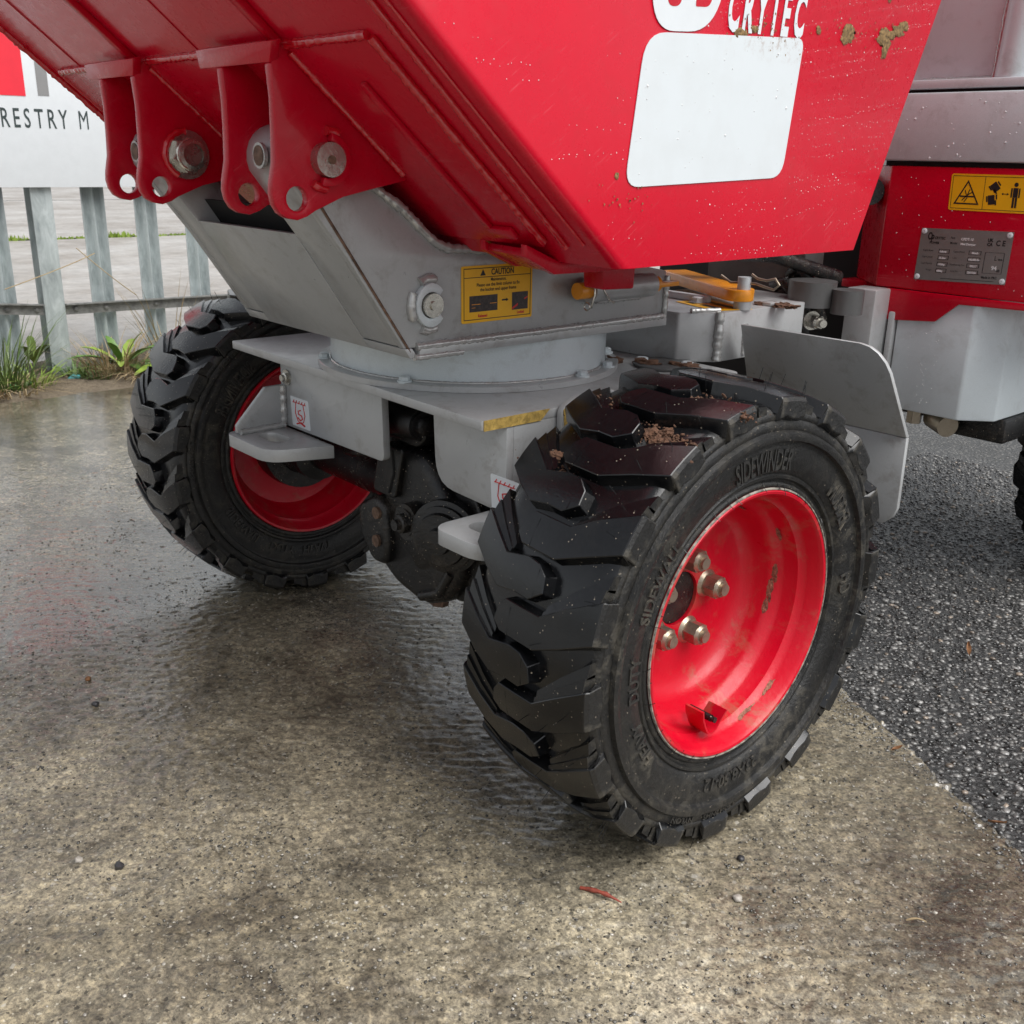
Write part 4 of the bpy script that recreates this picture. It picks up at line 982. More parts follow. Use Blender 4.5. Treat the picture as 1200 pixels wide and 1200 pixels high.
cyl('grease_bore', (-.400, PIN[0]-.0395, PIN[1]+.0025), (-.400, PIN[0]-.0432, PIN[1]+.0025), .0105, 'rust', uf, 20, 0)
cyl('grease_hole', (-.735, PIN[0]-.0385, PIN[1]+.0025), (-.735, PIN[0]-.0425, PIN[1]+.0025), .0135, 'weld', uf, 24, .001)
cyl('grease_bore', (-.735, PIN[0]-.0395, PIN[1]+.0025), (-.735, PIN[0]-.0432, PIN[1]+.0025), .0105, 'rust', uf, 20, 0)
# side pin with keeper
cyl('pin_end', (XR, -.203, .640), (XR+.013, -.203, .640), .0145, 'steel', uf, 28, .002)
cyl('pin_centre', (XR+.012, -.203, .640), (XR+.0155, -.203, .640), .0055, 'steel', uf, 16, .0015)
px('keeper_plate', [(-.203+.0225*math.cos(t), .640+.0265*math.sin(t)) for t in [R(40+i*280/18) for i in range(19)]]+[(-.203+.0155*math.cos(t), .640+.0155*math.sin(t)) for t in [R(320-i*280/18) for i in range(19)]], XR+.0003, XR+.009, 'silver_hi', uf, .001)
for a0, a1 in ((70, 125), (150, 215), (245, 300)): weld([(XR+.002, -.203+.0265*math.cos(R(a)), .640+.0305*math.sin(R(a))) for a in range(a0, a1, 7)], uf, .006)
# caution sticker
SO = Vector((XR+.0004, -.1517, .6118)); SX = Vector((0, 1, 0)); SY = Vector((0, -.012, 1)).normalized(); SW, SH = .1180, .0705
f = plane_fn(SO, SX, SY, (1, 0, 0))
decal('caution_sticker', [f(*p) for p in roundpoly([(0, 0), (SW, 0), (SW, SH), (0, SH)], .003, 3)], (1, 0, 0), 'yellow', uf, .0006)
bm = bmesh.new(); L1 = .0009
def rect(bm, f, x0, y0, x1, y1, c): add_poly(bm, [f(x0, y0, c), f(x1, y0, c), f(x1, y1, c), f(x0, y1, c)])
def rframe(bm, f, x0, y0, x1, y1, t, c):
    for q in ((x0, y0, x1, y0+t), (x0, y1-t, x1, y1), (x0, y0+t, x0+t, y1-t), (x1-t, y0+t, x1, y1-t)): rect(bm, f, *q, c)
rframe(bm, f, .0035, .0035, SW-.003, SH-.003, .0009, L1); rect(bm, f, .0044, .0556, SW-.0039, .0564, L1)
add_poly(bm, [f(.030, .0580, L1), f(.039, .0580, L1), f(.0345, .0658, L1)])
def T(bm, s, x, y, size, sx=.8, off=.0002, al='CENTER', ff=None, c=L1): add_text(bm, s, (lambda a, b, q, F=(ff or f): F(x+a, y+b, c)), size, sx, off, al)
T(bm, 'CAUTION', .067, .0584, .0105, .80, .0003); T(bm, 'Maintenance,', .060, .0508, .0058, .85, .0001); T(bm, 'Please use the limit column to fix', .060, .0446, .0058, .92, .0001); T(bm, 'the bucket and upper frame', .060, .0386, .0058, .92, .0001)
rect(bm, f, .066, .0245, .074, .0265, L1); add_poly(bm, [f(.073, .0232, L1), f(.077, .0255, L1), f(.073, .0278, L1)])
printed('caution_print', bm, 'ink', uf)
bm = bmesh.new(); T(bm, 'Released', .034, .0065, .0050, .85); T(bm, 'Locked', .098, .0065, .0050, .85); printed('caution_small_print', bm, 'redink', uf)
bm = bmesh.new(); rect(bm, f, .0125, .0135, .0585, .0335, L1); printed('caution_picture', bm, 'photo_dark', uf)
bm = bmesh.new(); rect(bm, f, .083, .0115, .1105, .0340, L1); printed('caution_picture', bm, 'photo_dark', uf)
bm = bmesh.new(); c2 = .0011
rect(bm, f, .016, .0225, .030, .0232, c2); rect(bm, f, .046, .0225, .057, .0232, c2); rect(bm, f, .016, .0185, .022, .0190, c2); printed('caution_picture_detail', bm, 'orange', uf)
bm = bmesh.new(); add_poly(bm, [f(.083, .0118, c2), f(.0925, .0165, c2), f(.0935, .020, c2), f(.083, .0145, c2)]); add_poly(bm, [f(.104, .0235, c2), f(.110, .0262, c2), f(.110, .0278, c2), f(.104, .0255, c2)]); printed('caution_picture_detail', bm, 'redink', uf)
# limit column: tube, orange rod, spring clip
TX, TZ = XR+.020, .6425
lathe('limit_tube', [(0, .0115), (0, .0165), (.125, .0165), (.125, .0115)], (0, 1, 0), (TX, .052, TZ), 'silver', uf, 28)
cyl('limit_rod', (TX, .030, TZ), (TX, .190, TZ), .0112, 'orange', uf, 24, .0015)
box('limit_rod_tongue', TX-.004, TX+.012, .178, .226, TZ-.004, TZ+.003, 'orange', uf)
tube('spring_clip', [(TX+.012, .046, TZ-.022), (TX+.017, .047, TZ-.004), (TX+.013, .049, TZ+.014), (TX+.004, .052, TZ+.024), (TX+.016, .062, TZ+.004), (TX+.018, .075, TZ-.014), (TX+.012, .09, TZ-.018)], .0016, 'steel', uf, 8)
lathe('ring_pull', [(0, .004), (.0012, .0052), (0, .0064), (-.0012, .0052), (0, .004)], (0, 1, 0), (TX+.010, .040, TZ-.020), 'steel', uf, 16)
weld([(TX-.008, .075, TZ-.0165), (TX-.008, .165, TZ-.0165)], uf, .005)
# ---- bucket --------------------------------------------------------
bk = empty('bucket', (CT[0], .0, .7), root)
XB, XF = -.105, -1.035
A0, A1 = (-.14, .7014), (.313, .703)
KS = .852
def slope_pt(x, y, off=0.0):
    n = Vector((0, -KS, -1)).normalized(); return Vector((x, y, A0[1]-KS*(y-A0[0])))+n*off
prof = [A0, A1, (.5605, 1.272), (-.8097, 1.272)]
bm = bmesh.new()
add_prism(bm, [(XF, y, z) for y, z in prof], (XB-XF, 0, 0)); bmesh.ops.recalc_face_normals(bm, faces=bm.faces)
bmesh.ops.delete(bm, geom=[f_ for f_ in bm.faces if f_.normal.z > .9], context='FACES')
es = []
for e in bm.edges:
    if len(e.link_faces) == 2:
        ny = [f_.normal for f_ in e.link_faces]
        if (abs(ny[0].x) > .9) != (abs(ny[1].x) > .9) and any(abs(q.y+.648) < .05 for q in ny): es.append(e)
bmesh.ops.bevel(bm, geom=es, offset=.011, segments=5, affect='EDGES', profile=.5)
shell = mk('bucket_shell', bm, 'red', bk, 40)
so = shell.modifiers.new('thickness', 'SOLIDIFY'); so.thickness = .005; so.offset = -1
# doubler plate and seams on the sloping underside
def slope_box(name, x0, x1, y0, y1, t0, t1, mat='red', b=.0012):
    bm = bmesh.new(); vv = [bm.verts.new(slope_pt(x, y, t)) for x in (x0, x1) for y in (y0, y1) for t in (t0, t1)]
    for q in ((0, 1, 3, 2), (4, 6, 7, 5), (0, 4, 5, 1), (2, 3, 7, 6), (0, 2, 6, 4), (1, 5, 7, 3)): bm.faces.new([vv[i] for i in q])
    bmesh.ops.recalc_face_normals(bm, faces=bm.faces); bev(bm, b); return mk(name, bm, mat, bk)
slope_box('doubler_plate', -.985, -.190, -.388, -.165, .0005, .0055)
weld([slope_pt(x, -.390, .003) for x in (-.985, -.6, -.19)], bk, .0048, 'red_weld')
weld([slope_pt(-.187, y, .003) for y in (-.388, -.3, -.17)], bk, .0050, 'red_weld')
weld([slope_pt(-.987, y, .003) for y in (-.388, -.3)], bk, .004, 'red_weld')
weld([slope_pt(x, y, .0015) for x, y in ((-.143, -.55), (-.150, -.35), (-.158, -.165))], bk, .0038, 'red_weld')
weld([slope_pt(-.128, y, .001) for y in (-.55, -.17)], bk, .0022, 'red_weld')
weld([slope_pt(XF+.010, y, .001) for y in (-.80, -.20)], bk, .006, 'red_weld')
for xx in (-.705, -.345): slope_box('stiffening_rib', xx-.006, xx+.006, -.80, -.393, .0005, .0085)
for xx in (-.905, -.53): slope_box('fold_line', xx-.0012, xx+.0012, -.80, -.393, .0002, .0012, b=0)
slope_box('stiffening_rib', -.256, -.247, -.352, -.190, .0058, .0115)
slope_box('stiffening_rib', -.256, -.215, -.190, -.178, .0058, .0115)
for xx in (-.336, -.68):
    weld([slope_pt(xx+.004, y, .006) for y in (-.385, -.25)], bk, .0045, 'red_weld')
# hinge ears
ear = [(-.4101, .8935), (-.4078, .862), (-.4083, .828), (-.4095, .801), (-.4140, .781), (-.4150, .770), (-.4128, .7595), (-.4075, .751), (-.3985, .7457), (-.3870, .7436), (-.3750, .7472), (-.3650, .7528), (-.3305, .7664), (-.2862, .7758), (-.2482, .7830), (-.2440, .7935), (-.30, .842), (-.36, .8925), (-.392, .919)]
earh = [circ(-.3867, .7652, .0125, 20)]
for x0 in (-.348, -.4540, -.690, -.796):
    px('hinge_ear', ear, x0, x0+.0125, 'red', bk, .0016, earh)
for x0, x1 in ((-.492, -.322), (-.828, -.664)):
    bm = bmesh.new(); c = []
    for x in (x0, x1-.0):
        for (y, z) in ((-.4110, .8945), (-.4150, .9135), (-.4040, .9165), (-.400, .8975)):
            c.append(bm.verts.new((x if z > .9 or x == x0 else x-.014, y, z)))
    for q in ((0, 1, 2, 3), (7, 6, 5, 4), (0, 4, 5, 1), (1, 5, 6, 2), (2, 6, 7, 3), (3, 7, 4, 0)): bm.faces.new([c[i] for i in q])
    bmesh.ops.recalc_face_normals(bm, faces=bm.faces); bev(bm, .0015); mk('ear_cap', bm, 'red', bk)
# hinge pins
def keeper(xp):
    px('pin_keeper', [(PIN[0]+.027*math.cos(t), PIN[1]+.027*math.sin(t)) for t in [R(-110+i*190/16) for i in range(17)]]+[(PIN[0]+.0185*math.cos(t), PIN[1]+.0185*math.sin(t)) for t in [R(80-i*190/16) for i in range(17)]], xp, xp+.009, 'red', bk, .001)
    for a0, a1 in ((-125, -85), (60, 95)): weld([(xp+.003, PIN[0]+.029*math.cos(R(a)), PIN[1]+.029*math.sin(R(a))) for a in range(a0, a1, 7)], bk, .005, 'red_weld')
keeper(-.3354)
cyl('hinge_pin', (-.46, PIN[0], PIN[1]), (-.3215, PIN[0], PIN[1]), .0175, 'steel', bk, 32, .002)
cyl('pin_centre', (-.3217, PIN[0], PIN[1]), (-.3195, PIN[0], PIN[1]), .0045, 'rust', bk, 16, .001)
cyl('hinge_pin', (-.80, PIN[0], PIN[1]), (-.655, PIN[0], PIN[1]), .0135, 'steel', bk, 28, .002)
lathe('pin_washer', [(0, .014), (0, .0265), (.004, .0265), (.004, .014)], (1, 0, 0), (-.6772, PIN[0], PIN[1]), 'red', bk, 28)
bolt('lock_nut', (-.6730, PIN[0], PIN[1]), (1, 0, 0), .0225, .017, 'steel', bk, 0, .5)
lathe('nut_collar', [(0, .0135), (0, .019), (.004, .018), (.005, .0135)], (1, 0, 0), (-.657, PIN[0], PIN[1]), 'steel', bk, 28)
weld([(-.674, PIN[0]+.028*math.cos(R(a)), PIN[1]+.028*math.sin(R(a))) for a in range(90, 250, 8)], bk, .0048, 'red_weld')
# stop bracket under the heel of the bucket
zz = .700
px('stop_plate', [(-.190, .722), (-.189, .7085), (-.147, .6880), (-.02, .6870), (.06, .690), (.06, .7005), (-.137, .7005)], -.205, -.195, 'red', bk, .001)
px('stop_plate', [(-.170, .7195), (-.169, .7080), (-.121, .6870), (-.04, .6850), (.06, .688), (.06, .7005), (-.137, .7005)], -.300, -.290, 'red', bk, .001)
prism('stop_web', [(-.2895, -.120, .6885), (-.2055, -.145, .6895), (-.2055, -.186, .709), (-.2895, -.166, .708)], (0, .003, .008), 'red', bk, .0005)
px('stop_tube', [(-.012, .6995), (-.008, .6555), (.048, .6535), (.050, .6995)], -.288, -.2515, 'red', bk, .003)
# white panel, emblem, wording on the side
f = lambda y, z, c=0: Vector((XB+.0004+c, y, z))
lab = roundpoly([(-.1385, .7838), (.1332, .7944), (.1504, .9469), (-.1190, .9318)], [.022, .022, .014, .030], 6)
decal('white_label', [f(*p) for p in lab], (1, 0, 0), 'label', bk, .0007)
emb = roundpoly([(-.1070, .9336), (-.0150, .9397), (.0105, 1.03), (-.1230, 1.02)], [.030, .040, .02, .02], 8)
decal('emblem', [f(*p) for p in emb], (1, 0, 0), 'white', bk, .0006)
bm = bmesh.new()
add_poly(bm, [f(y, z, .0008) for y, z in roundpoly([(-.0905, .9575), (-.0690, .959), (-.0660, 1.01), (-.0900, 1.01)], [.010, .010, 0, 0], 6)])
add_poly(bm, [f(y, z, .0008) for y, z in roundpoly([(-.0465, .9612), (-.0235, .9627), (-.0170, .985), (-.0170, 1.01), (-.0455, 1.01)], [.002, .008, .004, 0, 0], 5)])
printed('emblem_counter', bm, 'red', bk)
bm = bmesh.new()
F2 = plane_fn((XB+.0008, .0060, .9452), (0, 1, .026), (0, .10, 1))
for ch, xx in (('C', 0), ('R', .026), ('Y', .050), ('T', .0735), ('E', .0965), ('C', .1195)):
    add_text(bm, ch, (lambda a, b, c, X=xx: F2(X+a, b, 0)), .063, .46, .0025)
printed('lettering', bm, 'white', bk)
# dried mud splashes
def mudspot(y, z, ry, rz, seed, n=3):
    r = random.Random(seed); bm = bmesh.new()
    for k in range(n):
        cy_, cz_ = y+r.uniform(-.6, .6)*ry, z+r.uniform(-.6, .6)*rz; k2 = 1-.25*k
        start = len(bm.verts); res = bmesh.ops.create_icosphere(bm, subdivisions=3, radius=1)
        for v in res['verts']:
            q = v.co; s = 1+.5*noise.noise(q*1.8+Vector((seed*3, k, 0)))+.35*noise.noise(q*4.5+Vector((seed, k*3, 2)))
            v.co = Vector((XB+.0004+max(0, q.x)*.0007*s, cy_+q.y*ry*k2*s, cz_+q.z*rz*k2*s))
    return tag(mk('mud_splash', bm, 'mud', bk, 60), None, None, None, 'stuff')
mudspot(.325, .958, .012, .009, 1); mudspot(.345, .968, .014, .006, 2); mudspot(.368, .978, .010, .005, 3); mudspot(.325, .945, .006, .010, 5)
mudspot(.236, .957, .012, .009, 6, 2); mudspot(.033, .9445, .011, .006, 7, 2); mudspot(.325, 1.004, .005, .006, 8, 2); mudspot(.178, .958, .004, .004, 9, 2); mudspot(.055, .949, .008, .003, 10, 2)
mudspot(-.150, .795, .003, .003, 11, 1)
rs2 = random.Random(77)
bm = bmesh.new()
for i in range(150):
    cy_, cz_ = rs2.choice([(.33, .96), (.25, .958), (.06, .951), (.10, .948), (-.13, .775)]); y, z = cy_+rs2.gauss(0, .028), cz_+rs2.gauss(0, .010); r_ = rs2.uniform(.0004, .0014)
    add_poly(bm, [(XB+.0012, y+r_*math.cos(t)*rs2.uniform(.6, 1.3), z+r_*math.sin(t)*rs2.uniform(.6, 1.3)) for t in [k*1.047 for k in range(6)]])
tag(mk('mud_specks', bm, 'mud', bk, 0), None, None, None, 'stuff')
# rain droplets beading in rows
r7 = random.Random(21); bm = bmesh.new()
hemi = []
def drop(bm, y, z, r, x=XB+.0002, ax='x', flat=.6):
    n = 7; ring0 = []; ring1 = []
    for i in range(n):
        t = 2*math.pi*i/n; ring0.append(bm.verts.new((x, y+r*math.cos(t), z+r*math.sin(t)))); ring1.append(bm.verts.new((x+r*flat*.72, y+r*.68*math.cos(t), z+r*.68*math.sin(t))))
    top = bm.verts.new((x+r*flat, y, z))
    for i in range(n):
        j = (i+1) % n; bm.faces.new((ring0[i], ring0[j], ring1[j], ring1[i])); bm.faces.new((ring1[i], ring1[j], top))
    bm.faces.new(ring0[::-1])
def inside(y, z):
    return z > .708 and z < 1.02 and z-A0[1] > -KS*(y-A0[0])+.02 and (y-A1[0]) < (z-A1[1])*.434-.006
def on_label(y, z): return -.135 < y < .15 and .785 < z < .945
row = .68
while row < 1.02:
    y = -.38; ph = r7.uniform(0, 9); amp = r7.uniform(.004, .010)
    dens = r7.uniform(.25, .8)
    while y < .46:
        on_seg = noise.noise(Vector((y*9+ph, row*30, 0))) > .28-dens*.5+(.22 if y < -.02 else -.1)
        z = row+.13*(y+.1)*(1 if y > 0 else .4)+amp*math.sin(y*14+ph)+r7.gauss(0, .0004)
        z += r7.gauss(0, .0011)
        if on_seg and r7.random() < .72 and inside(y, z) and not on_label(y, z):
            rad = r7.uniform(.00028, .00060)*(1.7 if r7.random() < .06 else 1); drop(bm, y, z, rad)
        y += r7.uniform(.0045, .012)
    row += r7.uniform(.0065, .0105)
for i in range(46):
    y, z = r7.uniform(-.13, .14), r7.uniform(.795, .935)
    drop(bm, y, z, r7.choice([.0005, .0006, .0008, .0014]), XB+.0012)
tag(mk('rain_droplets', bm, 'water', bk, 60), None, None, None, 'stuff')
# ---- articulation joint ---------------------------------------------
aj = empty('articulation_joint', (-.40, .45, .5), root)
pz('joint_box', roundpoly([(-.56, .27), (-.372, .285), (-.330, .335), (-.330, .56), (-.40, .63), (-.56, .63)], [0, .004, .004, .004, .004, 0]), ZP+.001, .590, 'silver', aj, .002)
weld([(-.3295, .333, .517), (-.3295, .333, .592)], aj, .007)
weld([(-.331, .40, .520), (-.331, .40, .568)], aj, .006)
weld([(-.340, .345, .592), (-.360, .30, .592)], aj, .004)
# warning decal on top of the box
f = plane_fn((-.374, .302, .5906), (.8, -.3, 0), (.35, .8, 0), (0, 0, 1))
f = lambda a, b, c=0: Vector((-.3767+a*.1266-b*.0137, .2993-a*.028+b*.0685, .5906+c)) + Vector((-.006, .03, 0))
f = lambda a, b, c=0: Vector((-.452+.105*a+.022*b, .372-.030*a+.066*b, .5906+c))
decal('warning_decal', [f(*p) for p in ((0, 0), (1, 0), (1, 1), (0, 1))], (0, 0, 1), 'yellow', aj, .0005)
bm = bmesh.new(); rect(bm, f, .08, .15, .30, .8, .0008); rect(bm, f, .36, .58, .92, .78, .0008); rect(bm, f, .42, .2, .86, .38, .0008); printed('warning_print', bm, 'ink', aj)
# orange locking bar with R-clip pin
OB = [(-.62, .55), (-.345, .378), (-.327, .385), (-.322, .402), (-.335, .42), (-.61, .585)]
pz('locking_bar', roundpoly([(-.60, .50), (-.345, .372), (-.318, .392), (-.332, .422), (-.58, .55)], [0, .016, .016, .016, 0]), .603, .621, 'orange', aj, .002)
cyl('bar_spacer', (-.338, .398, .590), (-.338, .398, .603), .014, 'silver', aj, 20)
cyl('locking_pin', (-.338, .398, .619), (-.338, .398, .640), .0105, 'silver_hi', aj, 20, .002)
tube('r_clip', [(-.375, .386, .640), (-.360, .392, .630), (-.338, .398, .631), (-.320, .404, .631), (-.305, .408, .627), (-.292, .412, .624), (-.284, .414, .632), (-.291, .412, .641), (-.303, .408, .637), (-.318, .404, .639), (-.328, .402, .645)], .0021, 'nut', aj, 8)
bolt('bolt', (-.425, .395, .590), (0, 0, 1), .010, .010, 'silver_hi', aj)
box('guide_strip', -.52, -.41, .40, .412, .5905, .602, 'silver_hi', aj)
for k in range(5): tag(blob('soil_patch', (-.352+.012*k, .47+.012*(k % 3), .592), (.012, .010, .0035), 'soil', aj, k+20, 3, .8), None, None, None, 'stuff')
bolt('pin_bolt', (-.34, .60, .555), (1, -.5, 0), .012, .03, 'steel', aj, .01)
pz('joint_notch', [(-.352, .462), (-.3295, .462), (-.3295, .500), (-.352, .500)], .5905, .596, 'silver', aj)
# mudguard deflector behind the near wheel: folded plate
YT, YF, YB = .362, .432, .424
def dy(z):
    return YT+(YF-YT)*(.570-z)/(.570-.436) if z > .436 else YF+(YB-YF)*(.436-z)/(.436-.305)
def folded(name, xz):
    bm = bmesh.new(); A = [bm.verts.new((x, dy(z), z)) for x, z in xz]; bm.faces.new(A)
    ex = bmesh.ops.extrude_face_region(bm, geom=list(bm.faces)); bmesh.ops.translate(bm, verts=[g_ for g_ in ex['geom'] if isinstance(g_, bmesh.types.BMVert)], vec=(0, .008, 0))
    bmesh.ops.recalc_face_normals(bm, faces=bm.faces); bev(bm, .001); return mk(name, bm, 'silver', aj)
folded('deflector_plate', [(-.330, .4365), (-.310, .573), (-.105, .574), (-.090, .571), (-.078, .563), (-.069, .550), (-.064, .535), (-.052, .4365)])
folded('deflector_skirt', [(-.330, .4355), (-.052, .4355), (-.047, .330), (-.052, .316), (-.066, .303), (-.330, .303)])
# shadowed workings between the two halves
px('hinge_tower', [(.66, .52), (.66, .80), (.72, .80), (.72, .52)], -.62, -.405, 'silver_dirty_shaded', aj, .004)
cyl('pivot_boss', (-.345, .60, .580), (-.345, .60, .622), .040, 'silver_dirty_shaded', aj, 32, .003)
cyl('pivot_boss', (-.285, .615, .572), (-.285, .615, .612), .026, 'silver_dirty_shaded', aj, 28, .003)
box('gap_light_block', -.62, -.42, .60, .62, ZP, .585, 'hole', aj)  # added black plate, stops light leaking through between the halves
tube('hydraulic_hose', [(-.43, .66, .62), (-.40, .64, .64), (-.385, .66, .60), (-.385, .70, .54)], .012, 'axle', aj, 12, .02)
tube('hydraulic_hose', [(-.45, .64, .60), (-.42, .63, .61), (-.40, .64, .58), (-.40, .68, .50)], .012, 'axle', aj, 12, .02)
tube('hydraulic_hose', [(-.55, .45, .66), (-.45, .50, .69), (-.41, .60, .71), (-.42, .70, .72)], .014, 'axle', aj, 12, .02)
tube('hydraulic_hose', [(-.56, .40, .66), (-.46, .46, .665), (-.40, .56, .66), (-.36, .70, .62)], .012, 'axle', aj, 12, .02)
# ---- rear body -------------------------------------------------------
rb = empty('rear_body', (-.5, 1.2, .4), root)
YR = .80
box('chassis_light_block', -.95, -.375, .90, 1.75, .36, .80, 'hole', rb, .004)  # black filler box added to block light behind the gap
def zband(name, z0, z1, mat, off=0.0, xr=.06, d=.107, b=.003, x0=-.343):
    return pz(name, [(x0-d, YR+d+off), (x0, YR+off), (xr, YR+off), (xr, 1.5), (x0-d, 1.5)], z0, z1, mat, rb, b)
zband('front_panel', .6005, .8085, 'red')
py('panel_lip', [(-.318, .600), (-.313, .548), (-.306, .5445), (-.219, .552), (-.181, .586), (.06, .592), (.06, .600)], YR-.006, YR-.0008, 'red', rb, .001)
box('panel_return', -.45, -.3435, YR+.06, YR+.30, .585, .600, 'red', rb)
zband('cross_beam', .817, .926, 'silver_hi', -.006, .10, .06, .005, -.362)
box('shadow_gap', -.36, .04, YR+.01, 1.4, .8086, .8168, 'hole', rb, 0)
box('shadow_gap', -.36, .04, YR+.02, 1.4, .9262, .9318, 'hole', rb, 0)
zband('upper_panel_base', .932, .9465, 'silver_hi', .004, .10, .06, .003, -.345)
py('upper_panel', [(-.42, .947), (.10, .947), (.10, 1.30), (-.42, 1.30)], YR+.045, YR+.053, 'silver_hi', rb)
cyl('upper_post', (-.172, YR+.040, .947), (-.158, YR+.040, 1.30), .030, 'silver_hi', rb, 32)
weld([(-.205, YR+.042, .948), (-.192, YR+.042, 1.28)], rb, .006)
weld([(-.33, YR+.043, .948), (.02, YR+.043, .948)], rb, .004)
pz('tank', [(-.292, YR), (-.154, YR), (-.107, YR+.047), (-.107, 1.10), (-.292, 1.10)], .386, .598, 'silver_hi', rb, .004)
box('frame_post', -.367, -.309, .745, .80, .36, .5995, 'silver', rb, .003)
box('tank_weld_strip', -.305, -.2935, .79, .81, .40, .56, 'silver', rb, .003)
cyl('rubber_stop', (-.405, .835, .764), (-.378, .800, .764), .024, 'axle', rb, 28, .004)
cyl('drain_fitting', (-.262, .86, .385), (-.262, .86, .352), .014, 'nut', rb, 6)
cyl('drain_elbow', (-.235, .88, .365), (-.190, .85, .360), .020, 'nut', rb, 20, .004)
box('under_tray', -.20, -.10, .88, 1.02, .34, .385, 'axle', rb, .006)
box('under_bar', -.34, -.22, .90, .915, .358, .368, 'axle', rb)
for (x, z) in ((-.30, .42), (-.20, .355)): pass
# yellow crush-hazard sticker
f = plane_fn((-.2280, YR-.0003, .7400), (1, 0, 0), (-.04, 0, 1), (0, -1, 0)); WW, HH = .168, .0585
decal('hazard_sticker', [f(*p) for p in roundpoly([(0, 0), (WW, 0), (WW, HH), (0, HH)], .004, 3)], (0, -1, 0), 'yellow', rb, .0006)
bm = bmesh.new(); c = .0009
rframe(bm, f, .003, .003, WW-.003, HH-.003, .0008, c); rect(bm, f, .058, .0038, .0588, HH-.0038, c)
tri = [(.008, .010), (.052, .010), (.030, .049)]; cx_ = .030; cy_ = .023
tin = [(cx_+(x-cx_)*.82, cy_+(y-cy_)*.82) for x, y in tri]
for i in range(3):
    a, b_ = tri[i], tri[(i+1) % 3]; a2, b2 = tin[i], tin[(i+1) % 3]; add_poly(bm, [f(*a, c), f(*b_, c), f(*b2, c), f(*a2, c)])
rect(bm, f, .018, .0215, .042, .0240, c)
for a, b_ in (((.022, .016), (.030, .0245)), ((.030, .0245), (.039, .030)), ((.026, .033), (.029, .025)), ((.031, .025), (.034, .034)), ((.026, .014), (.031, .021))):
    d = Vector((b_[0]-a[0], b_[1]-a[1])); nn = Vector((-d.y, d.x)).normalized()*.0008
    add_poly(bm, [f(a[0]-nn.x, a[1]-nn.y, c), f(b_[0]-nn.x, b_[1]-nn.y, c), f(b_[0]+nn.x, b_[1]+nn.y, c), f(a[0]+nn.x, a[1]+nn.y, c)])
def rrect(cx, cy, w_, h_, ang):
    ca, sa = math.cos(R(ang)), math.sin(R(ang)); add_poly(bm, [f(cx+x*ca-y*sa, cy+x*sa+y*ca, c) for x, y in ((-w_/2, -h_/2), (w_/2, -h_/2), (w_/2, h_/2), (-w_/2, h_/2))])
rrect(.076, .039, .012, .014, 40); rrect(.068, .037, .0025, .008, 40); rrect(.082, .045, .0025, .008, 40); rrect(.077, .032, .0025, .008, 40)
rrect(.072, .019, .011, .015, 8); rrect(.0645, .020, .0025, .009, 8); rrect(.0795, .015, .0025, .008, 8); rrect(.080, .024, .0025, .008, 8)
rect(bm, f, .089, .0285, .098, .0295, c); add_poly(bm, [f(.0875, .029, c), f(.0905, .0268, c), f(.0905, .0312, c)]); add_poly(bm, [f(.0995, .029, c), f(.0965, .0312, c), f(.0965, .0268, c)])
add_poly(bm, [f(.110+.0035*math.cos(t), .044+.0035*math.sin(t), c) for t in [i*.524 for i in range(12)]])
rect(bm, f, .106, .024, .114, .039, c); rect(bm, f, .1025, .024, .1050, .0385, c); rect(bm, f, .115, .024, .1175, .0385, c); rect(bm, f, .106, .008, .1095, .0238, c); rect(bm, f, .1105, .008, .114, .0238, c)
printed('hazard_print', bm, 'ink', rb)
# metal nameplate
c4 = [Vector((-.2711, YR-.0003, .6198)), Vector((-.1104, YR-.0003, .6260)), Vector((-.1101, YR-.0003, .7109)), Vector((-.2693, YR-.0003, .7075))]
decal('nameplate', c4, (0, -1, 0), 'plate', rb, .0010)
f = lambda a, b, c=.0013: (c4[0]*(1-a)*(1-b)+c4[1]*a*(1-b)+c4[2]*a*b+c4[3]*(1-a)*b)+Vector((0, -c, 0))
def NT(bm, s, a, b, h, sx=.9, off=.0, al='LEFT'): add_text(bm, s, (lambda x, y, q: f(a+x/.160, b+y/.0865)), h, sx, off, al)
bm = bmesh.new()
NT(bm, 'O', .085, .79, .0165, .62, .0007); NT(bm, 'P', .125, .745, .0165, .62, .0007); NT(bm, 'CRYTEC', .165, .80, .0058, .9, .0002); NT(bm, 'POWER', .115, .71, .0050, 1.0, .0002)
NT(bm, 'Part', .345, .82, .0050, .9, .0001); NT(bm, 'Model', .345, .72, .0055, .9, .0001)
NT(bm, 'UK', .745, .80, .0072, .9, .0004); NT(bm, 'CA', .745, .72, .0072, .9, .0004); NT(bm, 'C E', .835, .73, .0125, .85, .0004)
for i, (l, r_) in enumerate((('Engine Brand', 'Engine (Pmax)'), ('Engine power', 'L-No'), ('Load Capacity', 'Manufacturing Year'), ('Weight', 'Serial No.'))):
    yy = .565-.125*i; NT(bm, l, .055 if i < 3 else .12, yy, .0042, .85); NT(bm, r_, .40 if i != 2 else .38, yy, .0042, .80)
    rframe(bm, f, .235, yy-.03, .355, yy+.05, .007, .0013); rframe(bm, f, .565, yy-.03, .70, yy+.05, .007, .0013)
rframe(bm, f, .74, .20, .945, .60, .006, .0013); NT(bm, 'L', .845, .45, .0115, .8); NT(bm, 'WA', .885, .45, .0048, .9, .0002); NT(bm, 'dB', .885, .235, .0060, .9, .0002); NT(bm, 'Made in PRC', .74, .10, .0056, .9, .0002)
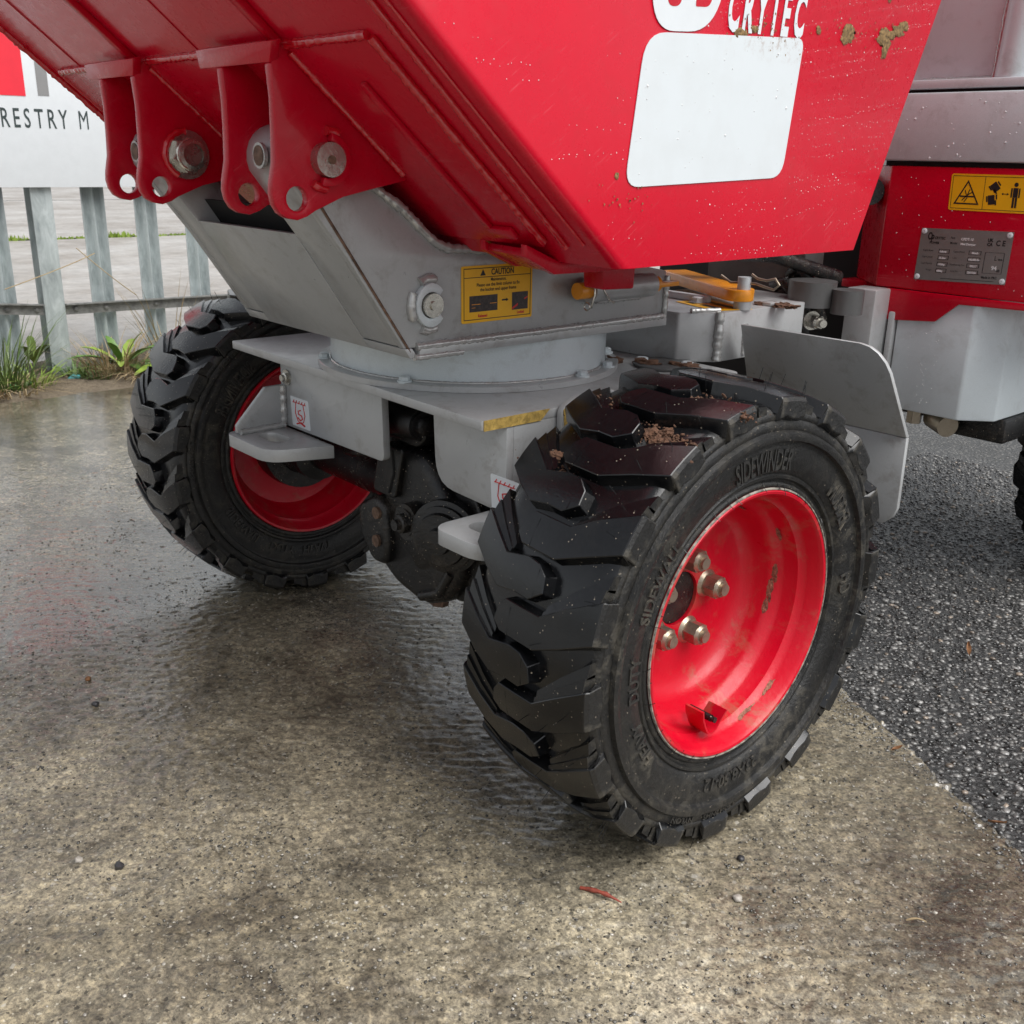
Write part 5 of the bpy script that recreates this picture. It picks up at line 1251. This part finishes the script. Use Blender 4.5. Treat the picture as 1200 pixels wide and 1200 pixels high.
rect(bm, f, .30, .045, .88, .055, .0013); rect(bm, f, .57, .16, .72, .168, .0013)
printed('nameplate_print', bm, 'ink', rb)
bm = bmesh.new()
for s, a, b, h in (('CPDT-10', .46, .80, .0058), ('Mini Dumper', .46, .71, .0052), ('kubota', .245, .552, .0046), ('10.2kw', .245, .427, .0046), ('1000kg', .245, .302, .0046), ('680kg', .245, .177, .0046), ('8km/h', .60, .552, .0046), ('108,688.4kn', .57, .427, .0044), ('2023.7', .60, .302, .0046), ('2307006', .585, .177, .0046), ('94', .83, .27, .0095)):
    NT(bm, s, a, b, h, .95, .0002)
printed('nameplate_stamped_print', bm, 'plateink', rb)
for a, b in ((.035, .945), (.965, .935), (.035, .06), (.965, .06)):
    p = f(a, b, .001); lathe('rivet', [(0, .0048), (.0012, .0046), (.0020, .0030), (.0021, .0013), (.0008, .0011), (.0008, .0001)], (0, -1, 0), p, 'white', rb, 18)
# a few drops on the rear beam and panel
bm = bmesh.new(); r8 = random.Random(3)
def drop_y(x, z, r, y):
    n = 7; a0 = [bm.verts.new((x+r*math.cos(2*math.pi*i/n), y, z+r*math.sin(2*math.pi*i/n))) for i in range(n)]; a1 = [bm.verts.new((x+.68*r*math.cos(2*math.pi*i/n), y-r*.45, z+.68*r*math.sin(2*math.pi*i/n))) for i in range(n)]
    t = bm.verts.new((x, y-r*.62, z))
    for i in range(n): j = (i+1) % n; bm.faces.new((a0[i], a0[j], a1[j], a1[i])); bm.faces.new((a1[i], a1[j], t))
    bm.faces.new(a0[::-1])
for i in range(70): drop_y(r8.uniform(-.33, .04), r8.uniform(.822, .922), r8.choice([.0008, .001, .0012, .002]), YR-.0062)
for i in range(90): drop_y(r8.uniform(-.33, .04), r8.uniform(.61, .80), r8.choice([.0006, .0008, .001]), YR-.0003)
for i in range(60): drop_y(r8.choice([-.26, -.235, -.21, -.225])+r8.gauss(0, .002), r8.uniform(.40, .585), r8.choice([.0006, .0009]), YR-.0003)
tag(mk('rain_droplets', bm, 'water', rb, 60), None, None, None, 'stuff')
